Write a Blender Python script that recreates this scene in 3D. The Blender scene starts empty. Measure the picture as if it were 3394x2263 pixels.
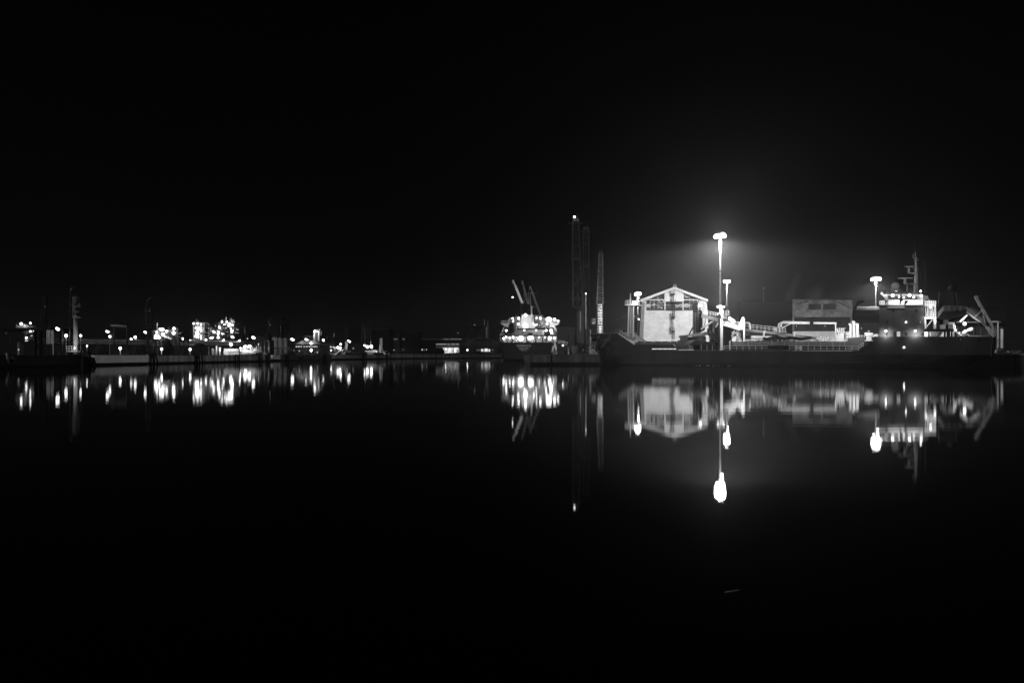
import bpy, math, random
from mathutils import Vector
random.seed(7)
S = bpy.context.scene
COL = S.collection
F, CX, HY, CH = 2263.0, 1697.0, 1178.0, 2.2      # focal length in photo pixels, centre column, horizon row, eye height

def X(x, Y): return (x - CX) / F * Y
def Z(y, Y): return CH + (HY - y) / F * Y
def P(x, y, Y): return Vector((X(x, Y), Y, Z(y, Y)))

# ---------------------------------------------------------------- materials
def nodes(name):
    m = bpy.data.materials.new(name); m.use_nodes = True
    nt = m.node_tree
    return m, nt, nt.nodes['Principled BSDF']
MATS = {}
def mat(name, v, rough=.6, var=.3, scale=.5, stretch=(1, 1, 1), metal=0.0, detail=6):
    """grey surface with procedural dirt: noise in object space, stretched for streaks"""
    m, nt, b = nodes(name); N, L = nt.nodes, nt.links
    tc = N.new('ShaderNodeTexCoord'); mp = N.new('ShaderNodeMapping'); mp.inputs['Scale'].default_value = stretch
    L.new(tc.outputs['Object'], mp.inputs['Vector'])
    nz = N.new('ShaderNodeTexNoise'); nz.inputs['Scale'].default_value = scale; nz.inputs['Detail'].default_value = detail
    L.new(mp.outputs['Vector'], nz.inputs['Vector'])
    r = N.new('ShaderNodeValToRGB')
    a, c = max(0.0, v * (1 - var)), v * (1 + var)
    r.color_ramp.elements[0].position = .3; r.color_ramp.elements[0].color = (a, a, a, 1)
    r.color_ramp.elements[1].position = .7; r.color_ramp.elements[1].color = (c, c, c, 1)
    L.new(nz.outputs['Fac'], r.inputs['Fac']); L.new(r.outputs['Color'], b.inputs['Base Color'])
    b.inputs['Roughness'].default_value = rough; b.inputs['Metallic'].default_value = metal
    b.inputs['Specular IOR Level'].default_value = .07
    MATS[name] = m
    return m
def mat_brick(name, v, mortar, w, h, rough=.8, var=.25, dirt=.35, axis='xz', offset=.5):
    m, nt, b = nodes(name); N, L = nt.nodes, nt.links
    tc = N.new('ShaderNodeTexCoord'); sp = N.new('ShaderNodeSeparateXYZ'); cb = N.new('ShaderNodeCombineXYZ')
    L.new(tc.outputs['Object'], sp.inputs[0])
    L.new(sp.outputs['X' if axis[0] == 'x' else 'Y'], cb.inputs['X']); L.new(sp.outputs['Z'], cb.inputs['Y'])
    br = N.new('ShaderNodeTexBrick'); br.offset = offset
    br.inputs['Scale'].default_value = 1; br.inputs['Brick Width'].default_value = w; br.inputs['Row Height'].default_value = h
    br.inputs['Mortar Size'].default_value = .03
    br.inputs['Color1'].default_value = (v * (1 - var),) * 3 + (1,); br.inputs['Color2'].default_value = (v * (1 + var),) * 3 + (1,)
    br.inputs['Mortar'].default_value = (mortar,) * 3 + (1,)
    L.new(cb.outputs[0], br.inputs['Vector'])
    nz = N.new('ShaderNodeTexNoise'); nz.inputs['Scale'].default_value = .45; nz.inputs['Detail'].default_value = 8; nz.inputs['Roughness'].default_value = .65
    L.new(tc.outputs['Object'], nz.inputs['Vector'])
    r = N.new('ShaderNodeValToRGB'); r.color_ramp.elements[0].position = .35; r.color_ramp.elements[1].position = .62
    r.color_ramp.elements[0].color = (1 - dirt,) * 3 + (1,); r.color_ramp.elements[1].color = (1, 1, 1, 1)
    L.new(nz.outputs['Fac'], r.inputs['Fac'])
    mx = N.new('ShaderNodeMix'); mx.data_type = 'RGBA'; mx.blend_type = 'MULTIPLY'; mx.inputs['Factor'].default_value = 1
    L.new(br.outputs['Color'], mx.inputs['A']); L.new(r.outputs['Color'], mx.inputs['B'])
    L.new(mx.outputs['Result'], b.inputs['Base Color'])
    b.inputs['Roughness'].default_value = rough; b.inputs['Specular IOR Level'].default_value = .2
    MATS[name] = m
    return m
def mat_ribbed(name, v, pitch, var=.35, rough=.5, metal=0.0, axis='X'):
    """corrugated sheet: ribs as bump, slow dirt as colour"""
    m = mat(name, v, rough, var, .25, (1, 1, .2), metal); nt = m.node_tree; N, L = nt.nodes, nt.links
    b = N['Principled BSDF']; tc = N.new('ShaderNodeTexCoord')
    wv = N.new('ShaderNodeTexWave'); wv.wave_type = 'BANDS'; wv.bands_direction = axis; wv.inputs['Scale'].default_value = .314 / pitch
    L.new(tc.outputs['Object'], wv.inputs['Vector'])
    bp = N.new('ShaderNodeBump'); bp.inputs['Strength'].default_value = .6; bp.inputs['Distance'].default_value = pitch * .25
    L.new(wv.outputs['Fac'], bp.inputs['Height']); L.new(bp.outputs['Normal'], b.inputs['Normal'])
    return m
def mat_glow(name, s):
    m = bpy.data.materials.new(name); m.use_nodes = True; nt = m.node_tree; nt.nodes.clear()
    e = nt.nodes.new('ShaderNodeEmission'); e.inputs['Strength'].default_value = s; e.inputs['Color'].default_value = (1, 1, 1, 1)
    o = nt.nodes.new('ShaderNodeOutputMaterial'); nt.links.new(e.outputs[0], o.inputs['Surface'])
    m.cycles.emission_sampling = 'NONE'
    MATS[name] = m
    return m
mat('hull_grey', .028, .5, .4, .3, (1, 1, .12), detail=9)
mat('quay_far', .75, .9, .6, .35, (1, 1, .1))
mat('deckhouse_grey', .075, .5, .25, .4, (1, 1, .2))
mat('crane_lattice', .035, .6, .3, .6)
mat('hull_black', .016, .5, .3, .2, (1, 1, .3))
mat('boot_top', .012, .6, .3, .5)
mat('ship_white', .78, .45, .12, .6, (1, 1, .3))
mat('ship_grey', .1, .5, .22, .4, (1, 1, .25))
mat('ship_mid', .25, .5, .25, .5, (1, 1, .3))
mat('steel_dark', .018, .6, .4, .8)
mat('steel_mid', .05, .55, .35, .8)
mat('steel_pale', .42, .5, .3, .8)
mat('pipe_metal', .5, .35, .25, .5, (1, 1, 1), .7)
mat('crane_paint', .026, .6, .35, .6)
mat('crane_pale', .2, .6, .3, .6)
mat('concrete', .1, .85, .45, .35, (1, 1, .35))
mat('concrete_dark', .09, .85, .5, .4, (1, 1, .3))
mat('concrete_pale', .86, .8, .12, .5, (1, 1, .4))
mat('quay_stain', .12, .9, .75, .55, (1, 1, .12))
mat('quay_stain_pale', .34, .9, .75, .5, (1, 1, .1))
mat('ground', .08, .9, .4, .2)
mat('timber', .01, .85, .5, 1.2, (1, 1, .1))
mat('timber_pale', .06, .85, .5, 1.2, (1, 1, .1))
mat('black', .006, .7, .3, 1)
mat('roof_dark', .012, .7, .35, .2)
mat('roof_pale', .3, .6, .3, .3)
mat('render_white', .6, .7, .1, .4, (1, 1, .5))
mat('glass_dark', .05, .15, .5, .7)
mat('foam', .7, .9, .2, 4)
mat('rubble', .25, .9, .7, 2.5)
mat('cable', .03, .7, .2, 2)
mat('tarp', .012, .8, .5, 1)
mat('lettering_pale', .75, .6, .15, 1)
mat('lettering_dark', .006, .6, .2, 1)
mat('tank', .15, .5, .25, .3, (1, 1, .3))
mat('silo', .2, .6, .35, .4, (1, 1, .08))
mat('bush', .05, .9, .5, 1.5)
mat('graffiti', .62, .8, .2, 2)
mat_brick('warehouse_wall', .62, .4, 3.2, .8, .85, .05, .2)
mat_brick('brick', .5, .4, .5, .16, .85, .25, .55)
mat_ribbed('ribbed_dark', .05, .45)
mat_ribbed('ribbed_mid', .09, .5)
mat_ribbed('ribbed_pale', .12, .4)
mat_glow('lamp_glow', 8.0)
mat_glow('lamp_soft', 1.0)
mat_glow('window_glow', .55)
mat_glow('window_dim', .09)

# ---------------------------------------------------------------- mesh builder
RANGES = {}
class MB:
    def __init__(s): s.v = []; s.f = []; s.r = []
    def add(s, vs, fs, ref=None):               # ref: which face carries the measured photo columns (for set_yaw)
        o = len(s.v); s.r.append((o, o + len(vs), ref)); s.v += [tuple(p) for p in vs]; s.f += [tuple(i + o for i in f) for f in fs]; return s
    def box(s, x0, x1, y0, y1, z0, z1):
        return s.hexa([(x0, y0, z0), (x1, y0, z0), (x1, y1, z0), (x0, y1, z0), (x0, y0, z1), (x1, y0, z1), (x1, y1, z1), (x0, y1, z1)])
    def hexa(s, p, ref='front'):
        return s.add(p, [(3, 2, 1, 0), (4, 5, 6, 7), (0, 1, 5, 4), (1, 2, 6, 5), (2, 3, 7, 6), (3, 0, 4, 7)], ref)
    def rect(s, xa, xb, ya, yb, Y, d=1.0):          # photo-pixel rectangle standing at distance Y, d metres deep
        return s.box(X(xa, Y), X(xb, Y), Y, Y + d, Z(yb, Y), Z(ya, Y))
    def prism(s, poly, axis, a, b):
        n = len(poly)
        def q(u, w, t): return (u, t, w) if axis == 'y' else ((t, u, w) if axis == 'x' else (u, w, t))
        vs = [q(u, w, a) for u, w in poly] + [q(u, w, b) for u, w in poly]
        fs = [tuple(range(n)), tuple(range(2 * n - 1, n - 1, -1))] + [(i, i + n, (i + 1) % n + n, (i + 1) % n) for i in range(n)]
        return s.add(vs, fs, 'front')
    def shape(s, pts, Y, d):                        # outline in photo pixels at distance Y, given real thickness d
        return s.prism([(X(x, Y), Z(y, Y)) for x, y in pts], 'y', Y, Y + d)
    def tube(s, p, q, r, r2=None, n=8, cap=True):
        p, q = Vector(p), Vector(q); r2 = r if r2 is None else r2
        d = q - p
        if d.length < 1e-6: return s
        d.normalize(); u = d.orthogonal().normalized(); w = d.cross(u)
        if n == 4: u, w = (u + w).normalized(), (w - u).normalized()
        vs = []
        for c, rr in ((p, r), (q, r2)):
            for i in range(n):
                a = 2 * math.pi * (i + .5) / n
                vs.append(c + (u * math.cos(a) + w * math.sin(a)) * rr)
        fs = [(i, (i + 1) % n, (i + 1) % n + n, i + n) for i in range(n)]
        if cap: fs += [tuple(range(n - 1, -1, -1)), tuple(range(n, 2 * n))]
        return s.add(vs, fs)
    def bar(s, p, q, r): return s.tube(p, q, r * 1.25, None, 4)
    def path(s, pts, r, n=8):
        for a, b in zip(pts, pts[1:]): s.tube(a, b, r, None, n)
        return s
    def ppath(s, pts, Y, r, n=8): return s.path([P(x, y, Y) for x, y in pts], r, n)
    def beam(s, p, q, w, h):                        # rectangular beam in the x-z plane, w deep in y, h high
        p, q = Vector(p), Vector(q); d = (q - p).normalized(); up = Vector((-d.z, 0, d.x))
        if up.length < 1e-4: up = Vector((0, 0, 1))
        up = up.normalized() * (h / 2); yy = Vector((0, w / 2, 0))
        return s.hexa([p - up - yy, q - up - yy, q - up + yy, p - up + yy, p + up - yy, q + up - yy, q + up + yy, p + up + yy], 'mid')
    def ell(s, c, rx, ry=None, rz=None, n=12, m=7):
        ry = rx if ry is None else ry; rz = rx if rz is None else rz; c = Vector(c)
        vs = [c + Vector((0, 0, -rz))]
        for j in range(1, m):
            t = -math.pi / 2 + math.pi * j / m
            for i in range(n):
                a = 2 * math.pi * i / n
                vs.append(c + Vector((rx * math.cos(t) * math.cos(a), ry * math.cos(t) * math.sin(a), rz * math.sin(t))))
        vs.append(c + Vector((0, 0, rz))); T = len(vs) - 1
        fs = [(0, 1 + (i + 1) % n, 1 + i) for i in range(n)]
        for j in range(m - 2):
            o = 1 + j * n
            fs += [(o + i, o + (i + 1) % n, o + n + (i + 1) % n, o + n + i) for i in range(n)]
        o = 1 + (m - 2) * n
        fs += [(o + i, o + (i + 1) % n, T) for i in range(n)]
        return s.add(vs, fs)
    def truss(s, p, q, w0, w1, n, r, d0=None, d1=None):   # square lattice mast from p to q
        p, q = Vector(p), Vector(q); d0 = w0 if d0 is None else d0; d1 = w1 if d1 is None else d1
        rings = []
        for k in range(n + 1):
            t = k / n; c = p.lerp(q, t); w = (w0 + (w1 - w0) * t) / 2; d = (d0 + (d1 - d0) * t) / 2
            rings.append([c + Vector((sx * w, sy * d, 0)) for sx, sy in ((-1, -1), (1, -1), (1, 1), (-1, 1))])
        for i in range(4): s.tube(rings[0][i], rings[-1][i], r * 1.5, None, 4)
        for k in range(n):
            a, b = rings[k], rings[k + 1]
            for i in range(4):
                j = (i + 1) % 4
                s.tube(a[i], a[j], r * .8, None, 4, False)
                if (k + i) % 2: s.tube(a[i], b[j], r * .8, None, 4, False)
                else: s.tube(a[j], b[i], r * .8, None, 4, False)
        return s
    def frame(s, x0, x1, y0, y1, zs, nx, ny, r, brace=True):  # open steel frame
        xs = [x0 + (x1 - x0) * i / nx for i in range(nx + 1)]; ys = [y0 + (y1 - y0) * i / ny for i in range(ny + 1)]
        for x in xs:
            for y in ys: s.bar((x, y, zs[0]), (x, y, zs[-1]), r)
        for z in zs[1:]:
            for y in ys: s.bar((x0, y, z), (x1, y, z), r * .8)
            for x in xs: s.bar((x, y0, z), (x, y1, z), r * .8)
        if brace:
            for k in range(len(zs) - 1):
                for i in range(nx):
                    if (i + k) % 2: s.bar((xs[i], y0, zs[k]), (xs[i + 1], y0, zs[k + 1]), r * .5)
                    else: s.bar((xs[i + 1], y0, zs[k]), (xs[i], y0, zs[k + 1]), r * .5)
        return s
    def rail(s, pts, h=1.1, gap=1.6, r=.035, bars=3):
        pts = [Vector(p) for p in pts]
        for a, b in zip(pts, pts[1:]):
            n = max(1, round((b - a).length / gap))
            for i in range(n + 1):
                c = a.lerp(b, i / n); s.tube(c, c + Vector((0, 0, h)), r, None, 4)
            for k in range(bars):
                dz = Vector((0, 0, h * (k + 1) / bars)); s.tube(a + dz, b + dz, r, None, 4)
        return s
    def ladder(s, p, q, w=.5, r=.04, step=.4):
        p, q = Vector(p), Vector(q); a = Vector((w / 2, 0, 0))
        s.bar(p - a, q - a, r); s.bar(p + a, q + a, r)
        n = int((q - p).length / step)
        for i in range(1, n): c = p.lerp(q, i / n); s.bar(c - a, c + a, r * .7)
        return s
    def build(s, name, m, parent=None, smooth=False):
        base = Vector((0, 0, 0)); r = parent
        while r is not None: base += r.location; r = r.parent
        me = bpy.data.meshes.new(name)
        me.from_pydata([tuple(Vector(v) - base) for v in s.v], [], s.f)
        me.materials.append(MATS[m]); me.update(); RANGES[me.name] = s.r
        if smooth:
            for p in me.polygons: p.use_smooth = len(p.vertices) < 6
        o = bpy.data.objects.new(name, me); COL.objects.link(o)
        if parent is not None: o.parent = parent
        return o
def mb(): return MB()
def build_each(k, name, m, parent):              # every primitive of the builder becomes a part of its own
    for i0, i1, ref in k.r:
        q = MB(); q.add(k.v[i0:i1], [tuple(i - i0 for i in f) for f in k.f if i0 <= f[0] < i1], ref); q.build(name, m, parent)

def tag(o, label, cat, group=None, kind=None):
    if label: o['label'] = label
    if cat: o['category'] = cat
    if group: o['group'] = group
    if kind: o['kind'] = kind
    return o
def thing(name, label, cat, loc, group=None):
    o = bpy.data.objects.new(name, None); o.empty_display_size = .5; COL.objects.link(o)
    o.location = Vector(loc); return tag(o, label, cat, group)
def struct(o): o['kind'] = 'structure'; return o
def copy_tree(o, parent=None):
    c = o.copy(); COL.objects.link(c); c.parent = parent
    for ch in list(o.children): copy_tree(ch, c)
    return c
def plabel(o, t): o['label'] = t; return o
def origin(o):
    b = Vector((0, 0, 0))
    while o is not None: b += o.location; o = o.parent
    return b

# ---------------------------------------------------------------- lamps
_u = MB().ell((0, 0, 0), 1, n=16, m=9)
SPH = bpy.data.meshes.new('lamp'); SPH.from_pydata(_u.v, [], _u.f); SPH.materials.append(MATS['lamp_glow'])
for _p in SPH.polygons: _p.use_smooth = True
SPH2 = SPH.copy(); SPH2.materials.clear(); SPH2.materials.append(MATS['lamp_soft'])
def point(parent, loc, I, r=.2, name='lamp_light'):
    l = bpy.data.lights.new(name, 'POINT'); l.energy = 4 * math.pi * I; l.shadow_soft_size = r
    o = bpy.data.objects.new(name, l); COL.objects.link(o); o.location = Vector(loc) - origin(parent); o.parent = parent
    return o
def flood(parent, loc, I, r=.2, deg=156, pitch=-14, name='spot_beam'):
    """spot thrown inland, away from the water; separate calls are added fill light"""
    l = bpy.data.lights.new(name, 'SPOT'); l.energy = 4 * math.pi * I; l.spot_size = math.radians(deg); l.spot_blend = .4; l.shadow_soft_size = r
    o = bpy.data.objects.new(name, l); COL.objects.link(o); o.location = Vector(loc) - origin(parent); o.parent = parent
    d = Vector((loc[0], loc[1], 0)).normalized(); d.z = math.tan(math.radians(pitch)); o.rotation_euler = d.to_track_quat('-Z', 'Y').to_euler()
    return o
def lamp(parent, x, y, Y, r, I=0, sx=1.0, tilt=0.0, soft=False, front=None, name='lamp', down=0.0, soft_=.25):
    """luminous lamp glass r photo pixels in radius; I > 0 adds its light"""
    c = P(x, y, Y); R = r / F * Y * (.77 if r > 2.5 else 1)
    o = bpy.data.objects.new(name, SPH2 if soft or r < 2.1 else SPH); COL.objects.link(o)
    o.parent = parent; o.location = c - origin(parent); o.scale = (R * sx, R * .8, R); o.rotation_euler = (0, math.radians(tilt), 0)
    if I: flood(parent, c - Vector((c.x, c.y, 0)).normalized() * (R * .8 + .35 if front is None else front) - Vector((0, 0, down)), I * (.45 if x < 1400 else 1), soft_)
    return o
def text(s, loc, size, m, parent, name='lettering', extrude=.03, squash=1.0, align='CENTER', rot=(math.pi / 2, 0, 0)):
    c = bpy.data.curves.new('t', 'FONT'); c.body = s; c.size = size; c.align_x = align; c.extrude = extrude; c.offset = size * .012
    t = bpy.data.objects.new('t', c); COL.objects.link(t)
    bpy.context.view_layer.update()
    me = bpy.data.meshes.new_from_object(t.evaluated_get(bpy.context.evaluated_depsgraph_get()))
    bpy.data.objects.remove(t); me.name = name; me.materials.clear(); me.materials.append(MATS[m])
    o = bpy.data.objects.new(name, me); COL.objects.link(o); o.parent = parent
    o.location = Vector(loc) - origin(parent); o.rotation_euler = rot; o.scale = (squash, 1, 1)
    return o
# ================================================================ camera, render, world
cam = bpy.data.objects.new('camera', bpy.data.cameras.new('camera')); COL.objects.link(cam); S.camera = cam
cam.location = (0, 0, CH); cam.rotation_euler = (math.pi / 2, 0, 0)
cam.data.lens = 24; cam.data.sensor_width = 36; cam.data.shift_y = (HY - 1131.5) / 3394
cam.data.clip_start = .1; cam.data.clip_end = 4000
S.view_settings.view_transform = 'Standard'; S.view_settings.look = 'None'; S.view_settings.exposure = 0; S.view_settings.gamma = 1
S.view_settings.use_curve_mapping = False
cy = S.cycles
cy.use_denoising = True; cy.max_bounces = 5; cy.diffuse_bounces = 2; cy.glossy_bounces = 3; cy.volume_bounces = 0
cy.transmission_bounces = 2; cy.sample_clamp_indirect = 4; cy.sample_clamp_direct = 0; cy.use_light_tree = True
cy.caustics_reflective = False; cy.caustics_refractive = False
w = bpy.data.worlds.new('World'); S.world = w; w.use_nodes = True
nt = w.node_tree; bg = nt.nodes['Background']
sky = nt.nodes.new('ShaderNodeTexSky'); sky.sky_type = 'NISHITA'; sky.sun_disc = False
SUN_EL, SUN_AZ = 10, 232                                   # low moon-like light behind the camera, to its left
sky.sun_elevation = math.radians(SUN_EL); sky.sun_rotation = math.radians(SUN_AZ)
bw = nt.nodes.new('ShaderNodeRGBToBW')
nt.links.new(sky.outputs[0], bw.inputs[0]); nt.links.new(bw.outputs[0], bg.inputs['Color'])
bg.inputs['Strength'].default_value = .00012               # night
sl = bpy.data.lights.new('moonlight', 'SUN'); sl.energy = .65; sl.angle = math.radians(6)
so = bpy.data.objects.new('moonlight', sl); COL.objects.link(so)
az = math.radians(SUN_AZ); el = math.radians(SUN_EL)
dv = Vector((math.sin(az) * math.cos(el), math.cos(az) * math.cos(el), math.sin(el)))
so.rotation_euler = dv.to_track_quat('Z', 'Y').to_euler()

# ================================================================ water, ground, haze
m = bpy.data.materials.new('harbour_water'); m.use_nodes = True; nt = m.node_tree; N, L = nt.nodes, nt.links; N.clear()
out = N.new('ShaderNodeOutputMaterial'); mix = N.new('ShaderNodeMixShader'); fr = N.new('ShaderNodeFresnel'); fr.inputs['IOR'].default_value = 1.34
df = N.new('ShaderNodeBsdfDiffuse'); df.inputs['Color'].default_value = (.002, .002, .002, 1)
gl = N.new('ShaderNodeBsdfAnisotropic'); gl.distribution = 'BECKMANN'; gl.inputs['Color'].default_value = (.92, .92, .92, 1)
gl.inputs['Roughness'].default_value = .056
tc = N.new('ShaderNodeTexCoord'); mp = N.new('ShaderNodeMapping'); mp.inputs['Scale'].default_value = (.22, 1.1, 1)
nz = N.new('ShaderNodeTexNoise'); nz.inputs['Scale'].default_value = .9; nz.inputs['Detail'].default_value = 2
bp = N.new('ShaderNodeBump'); bp.inputs['Strength'].default_value = 1; bp.inputs['Distance'].default_value = .0025
L.new(tc.outputs['Object'], mp.inputs[0]); L.new(mp.outputs[0], nz.inputs['Vector']); L.new(nz.outputs['Fac'], bp.inputs['Height'])
L.new(bp.outputs[0], gl.inputs['Normal'])
sx_ = N.new('ShaderNodeSeparateXYZ'); L.new(tc.outputs['Object'], sx_.inputs[0])      # calmer in the lee of the near quay
for sock, lo, hi in ((gl.inputs['Roughness'], .038, .056), (bp.inputs['Strength'], .45, 1.0)):
    mr = N.new('ShaderNodeMapRange'); mr.inputs['From Min'].default_value = 9; mr.inputs['From Max'].default_value = 32
    mr.inputs['To Min'].default_value = lo; mr.inputs['To Max'].default_value = hi; L.new(sx_.outputs['Y'], mr.inputs['Value']); L.new(mr.outputs[0], sock)
L.new(fr.outputs[0], mix.inputs[0]); L.new(df.outputs[0], mix.inputs[1]); L.new(gl.outputs[0], mix.inputs[2]); L.new(mix.outputs[0], out.inputs['Surface'])
MATS['harbour_water'] = m
struct(mb().add([(-750, -90, 0), (750, -90, 0), (750, 1240, 0), (-750, 1240, 0)], [(0, 1, 2, 3)]).build('water', 'harbour_water'))
LZ, RZ = 2.2, 2.25
struct(mb().prism([(-92.6, 30), (-92.6, 330), (-75.6, 415.5), (-10.4, 551), (320, 556), (700, 556), (700, 1200), (-700, 1200), (-700, 30)], 'z', -1.5, LZ).build('ground', 'ground'))
struct(mb().prism([(4, 157.5), (20.0, 157.5), (20.0, 164.5), (20.0, 183.2), (121.0, 124.9), (250.5, 50.2), (690, 50), (690, 550), (60, 550), (22.2, 500), (22.2, 216), (4, 212)], 'z', -1.5, RZ).build('quay_ground', 'ground'))
m = bpy.data.materials.new('night_haze'); m.use_nodes = True; nt = m.node_tree; nt.nodes.clear()
o_ = nt.nodes.new('ShaderNodeOutputMaterial'); pv = nt.nodes.new('ShaderNodeVolumePrincipled')
pv.inputs['Color'].default_value = (.9, .9, .9, 1); pv.inputs['Density'].default_value = .0003; pv.inputs['Anisotropy'].default_value = .72
nt.links.new(pv.outputs[0], o_.inputs['Volume']); MATS['night_haze'] = m
hz = mb().box(-760, 760, -100, 1250, -2.5, 60).build('haze', 'night_haze'); hz['kind'] = 'stuff'
# ================================================================ high floodlight masts on the quay
def high_mast(label, x, ytop, Y, ring, lr, I, n=8, base=RZ, r0=.28, collar=None, pole_lit=.3, low='steel_mid'):
    c = P(x, ytop, Y); t = thing('floodlight_mast', label, 'light mast', (c.x, Y, base), 'high floodlight masts on the port quays')
    k = mb(); h = c.z - base
    k.tube((c.x, Y, base), (c.x, Y, base + h * .66), r0, r0 * .78, 12); k.build('lower_pole', low, t)  # lower length toned apart from the upper: lamplight falloff put into the paint
    mb().tube((c.x, Y, base + h * .66), (c.x, Y, c.z - 2.6), r0 * .78, r0 * .8, 12).build('upper_pole', 'steel_pale', t)
    mb().tube((c.x, Y, c.z - 5.2), (c.x, Y, c.z - .5), r0 * .84, r0 * 1.3, 12).build('flared_collar', 'steel_pale', t)
    cr = mb()
    for i in range(n):
        a, b = 2 * math.pi * i / n, 2 * math.pi * (i + 1) / n
        p = Vector((c.x + ring * math.cos(a), Y + ring * math.sin(a), c.z + .15)); q = Vector((c.x + ring * math.cos(b), Y + ring * math.sin(b), c.z + .15))
        cr.bar(p, q, .07); cr.bar((c.x, Y, c.z - .3), p, .06)
    cr.build('crown_ring', 'steel_mid', t)
    for i in range(n):
        a = 2 * math.pi * (i + .5) / n
        o = bpy.data.objects.new('floodlight', SPH); COL.objects.link(o); o.parent = t
        o.location = Vector((c.x + ring * math.cos(a), Y + ring * math.sin(a), c.z - .15 + random.uniform(-.22, .22))) - t.location; q_ = random.uniform(.8, 1.15); o.scale = (lr * q_, lr * q_, lr * 1.15 * q_)
    if collar: mb().tube((c.x, Y, collar), (c.x, Y, collar + .25), r0 * 1.05, None, 12).build('joint_band', 'steel_dark', t)
    l = bpy.data.lights.new('spot_beam', 'SPOT'); l.energy = 4 * math.pi * I; l.spot_size = math.radians(167); l.spot_blend = .2; l.shadow_soft_size = 1.2
    o = bpy.data.objects.new('spot_beam', l); COL.objects.link(o); o.parent = t; o.location = Vector((c.x, Y, c.z - 1.2)) - t.location
    point(t, (c.x, Y, c.z), I * .15, ring + lr * .7, 'glow_light')
    point(t, (c.x, Y - 1.6, c.z - 4.2), I * pole_lit * .016, .3, 'pole_fill')  # added fill that brightens the upper pole, no lamp of its own
    return t
high_mast('tallest floodlight mast, rising behind the cargo ship right of the white gable warehouse', 2387, 779, 185, 1.1, .54, 13000, collar=Z(900, 185), low='steel_pale')
high_mast('shorter floodlight mast close to the right of the tallest mast', 2409, 932, 299, 1.05, .55, 5000)
high_mast('floodlight mast beside the superstructure of the moored cargo ship', 2903, 924, 290, 1.4, .6, 6000, low='ship_white')  # pale lower pole: the lamplight along it is put into the paint
high_mast('floodlight mast left of the white gable warehouse, behind the ship foremast', 2114, 973, 300, .9, .62, 4000)

# ================================================================ warehouse with the white gable
YW = 226
t = thing('gable_warehouse', 'tall white gable warehouse with graffiti on its upper windows', 'warehouse', (X(2234, YW), YW, RZ))
w_ = mb()
xL, xR = X(2128, YW), X(2340, YW); xc = X(2234, YW); ze = Z(997, YW); za = Z(956, YW)
zs = Z(1029, YW)                                           # foot of the glazed band
w_.prism([(xL, RZ), (xR, RZ), (xR, zs), (xL, zs)], 'y', YW, YW + 70)
w_.prism([(xL, zs), (xL + 1.4, zs), (xL + 1.4, ze), (xL, ze)], 'y', YW, YW + 70)
w_.prism([(xR - 2.4, zs), (xR, zs), (xR, ze), (xR - 2.4, ze)], 'y', YW, YW + 70)
w_.build('wall', 'warehouse_wall', t)
mb().prism([(X(2202, YW), Z(999, YW)), (X(2266, YW), Z(999, YW)), (X(2266, YW), Z(968, YW)), (xc + .2, za - .35), (xc - .2, za - .35), (X(2202, YW), Z(968, YW))], 'y', YW - .15, YW + 2).build('gable_panel', 'render_white', t)
rf = mb()
for sx, xe in ((-1, X(2122, YW)), (1, X(2345, YW))):
    ez = Z(997, YW); p = [(xe, ez - .35), (xe, ez + .45), (xc, za + .5), (xc, za - .35)]
    if sx > 0: p = p[::-1]
    rf.prism(p, 'y', YW - .7, YW + 71)
rf.build('roof', 'render_white', t)
g = mb()
g.prism([(xL + 1.4, zs), (xR - 2.4, zs), (xR - 2.4, ze - .1), (xc, za - .5), (xL + 1.4, ze - .1)], 'y', YW + .6, YW + .9)
gw = g.build('window', 'glass_dark', t)
mu = mb()
for x in (2140, 2155, 2168, 2181, 2286, 2298, 2312): mu.rect(x - .5, x + .5, max(972, 1001 - abs(1) * 0 - (30 if 2190 > x > 2170 or 2280 < x < 2292 else 12)), 1024, YW + .35, .25)
mu.rect(2140, 2202, 992, 995, YW + .3, .3); mu.rect(2266, 2330, 992, 995, YW + .3, .3)
mu.rect(2138, 2330, 1011, 1012, YW + .4, .2)
mu.rect(2202, 2206, 999, 1027, YW + .1, .6); mu.rect(2262, 2266, 999, 1027, YW + .1, .6)
mu.rect(2202, 2266, 974.6, 975.3, YW - .25, .1)
mu.build('window_bar', 'render_white', gw)
mb().rect(2201, 2265, 1026.4, 1027.6, YW - .5, .5).build('ledge', 'steel_dark', t)
def loop(cx, cy, rx, ry, n=14, r=.11, wob=0.0):
    pts = [(cx + rx * math.cos(2 * math.pi * i / n) * (1 + wob * math.sin(3 * i)), cy + ry * math.sin(2 * math.pi * i / n)) for i in range(n + 1)]
    gr = mb(); gr.ppath(pts, YW + .5, r, 5); gr.build('graffiti', 'graffiti', gw)
loop(2149, 1013, 6.5, 4.5); loop(2149, 1012.5, 4, 2.2); loop(2192, 999, 8, 5); loop(2278, 980, 7.5, 4.5); loop(2276, 1012.5, 9, 5, wob=.08); loop(2276, 1012.5, 5.5, 2.4)
k = mb(); k.ppath([(2238, 1009), (2245, 1014), (2252, 1010), (2258, 1009.5), (2263, 1014), (2257, 1017), (2250, 1014.5), (2244, 1018), (2238, 1015)], YW + .5, .1, 5); k.build('graffiti', 'graffiti', gw)
k = mb(); k.ppath([(2162, 1012), (2166, 1008), (2171, 1007), (2168, 1011), (2163, 1010)], YW + .5, .12, 5); k.build('graffiti', 'graffiti', gw)
k = mb(); k.ppath([(2180, 1019), (2184, 1017), (2187, 1020), (2193, 1018.5), (2196, 1021), (2190, 1022)], YW + .5, .1, 5); k.build('graffiti', 'graffiti', gw)
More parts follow.
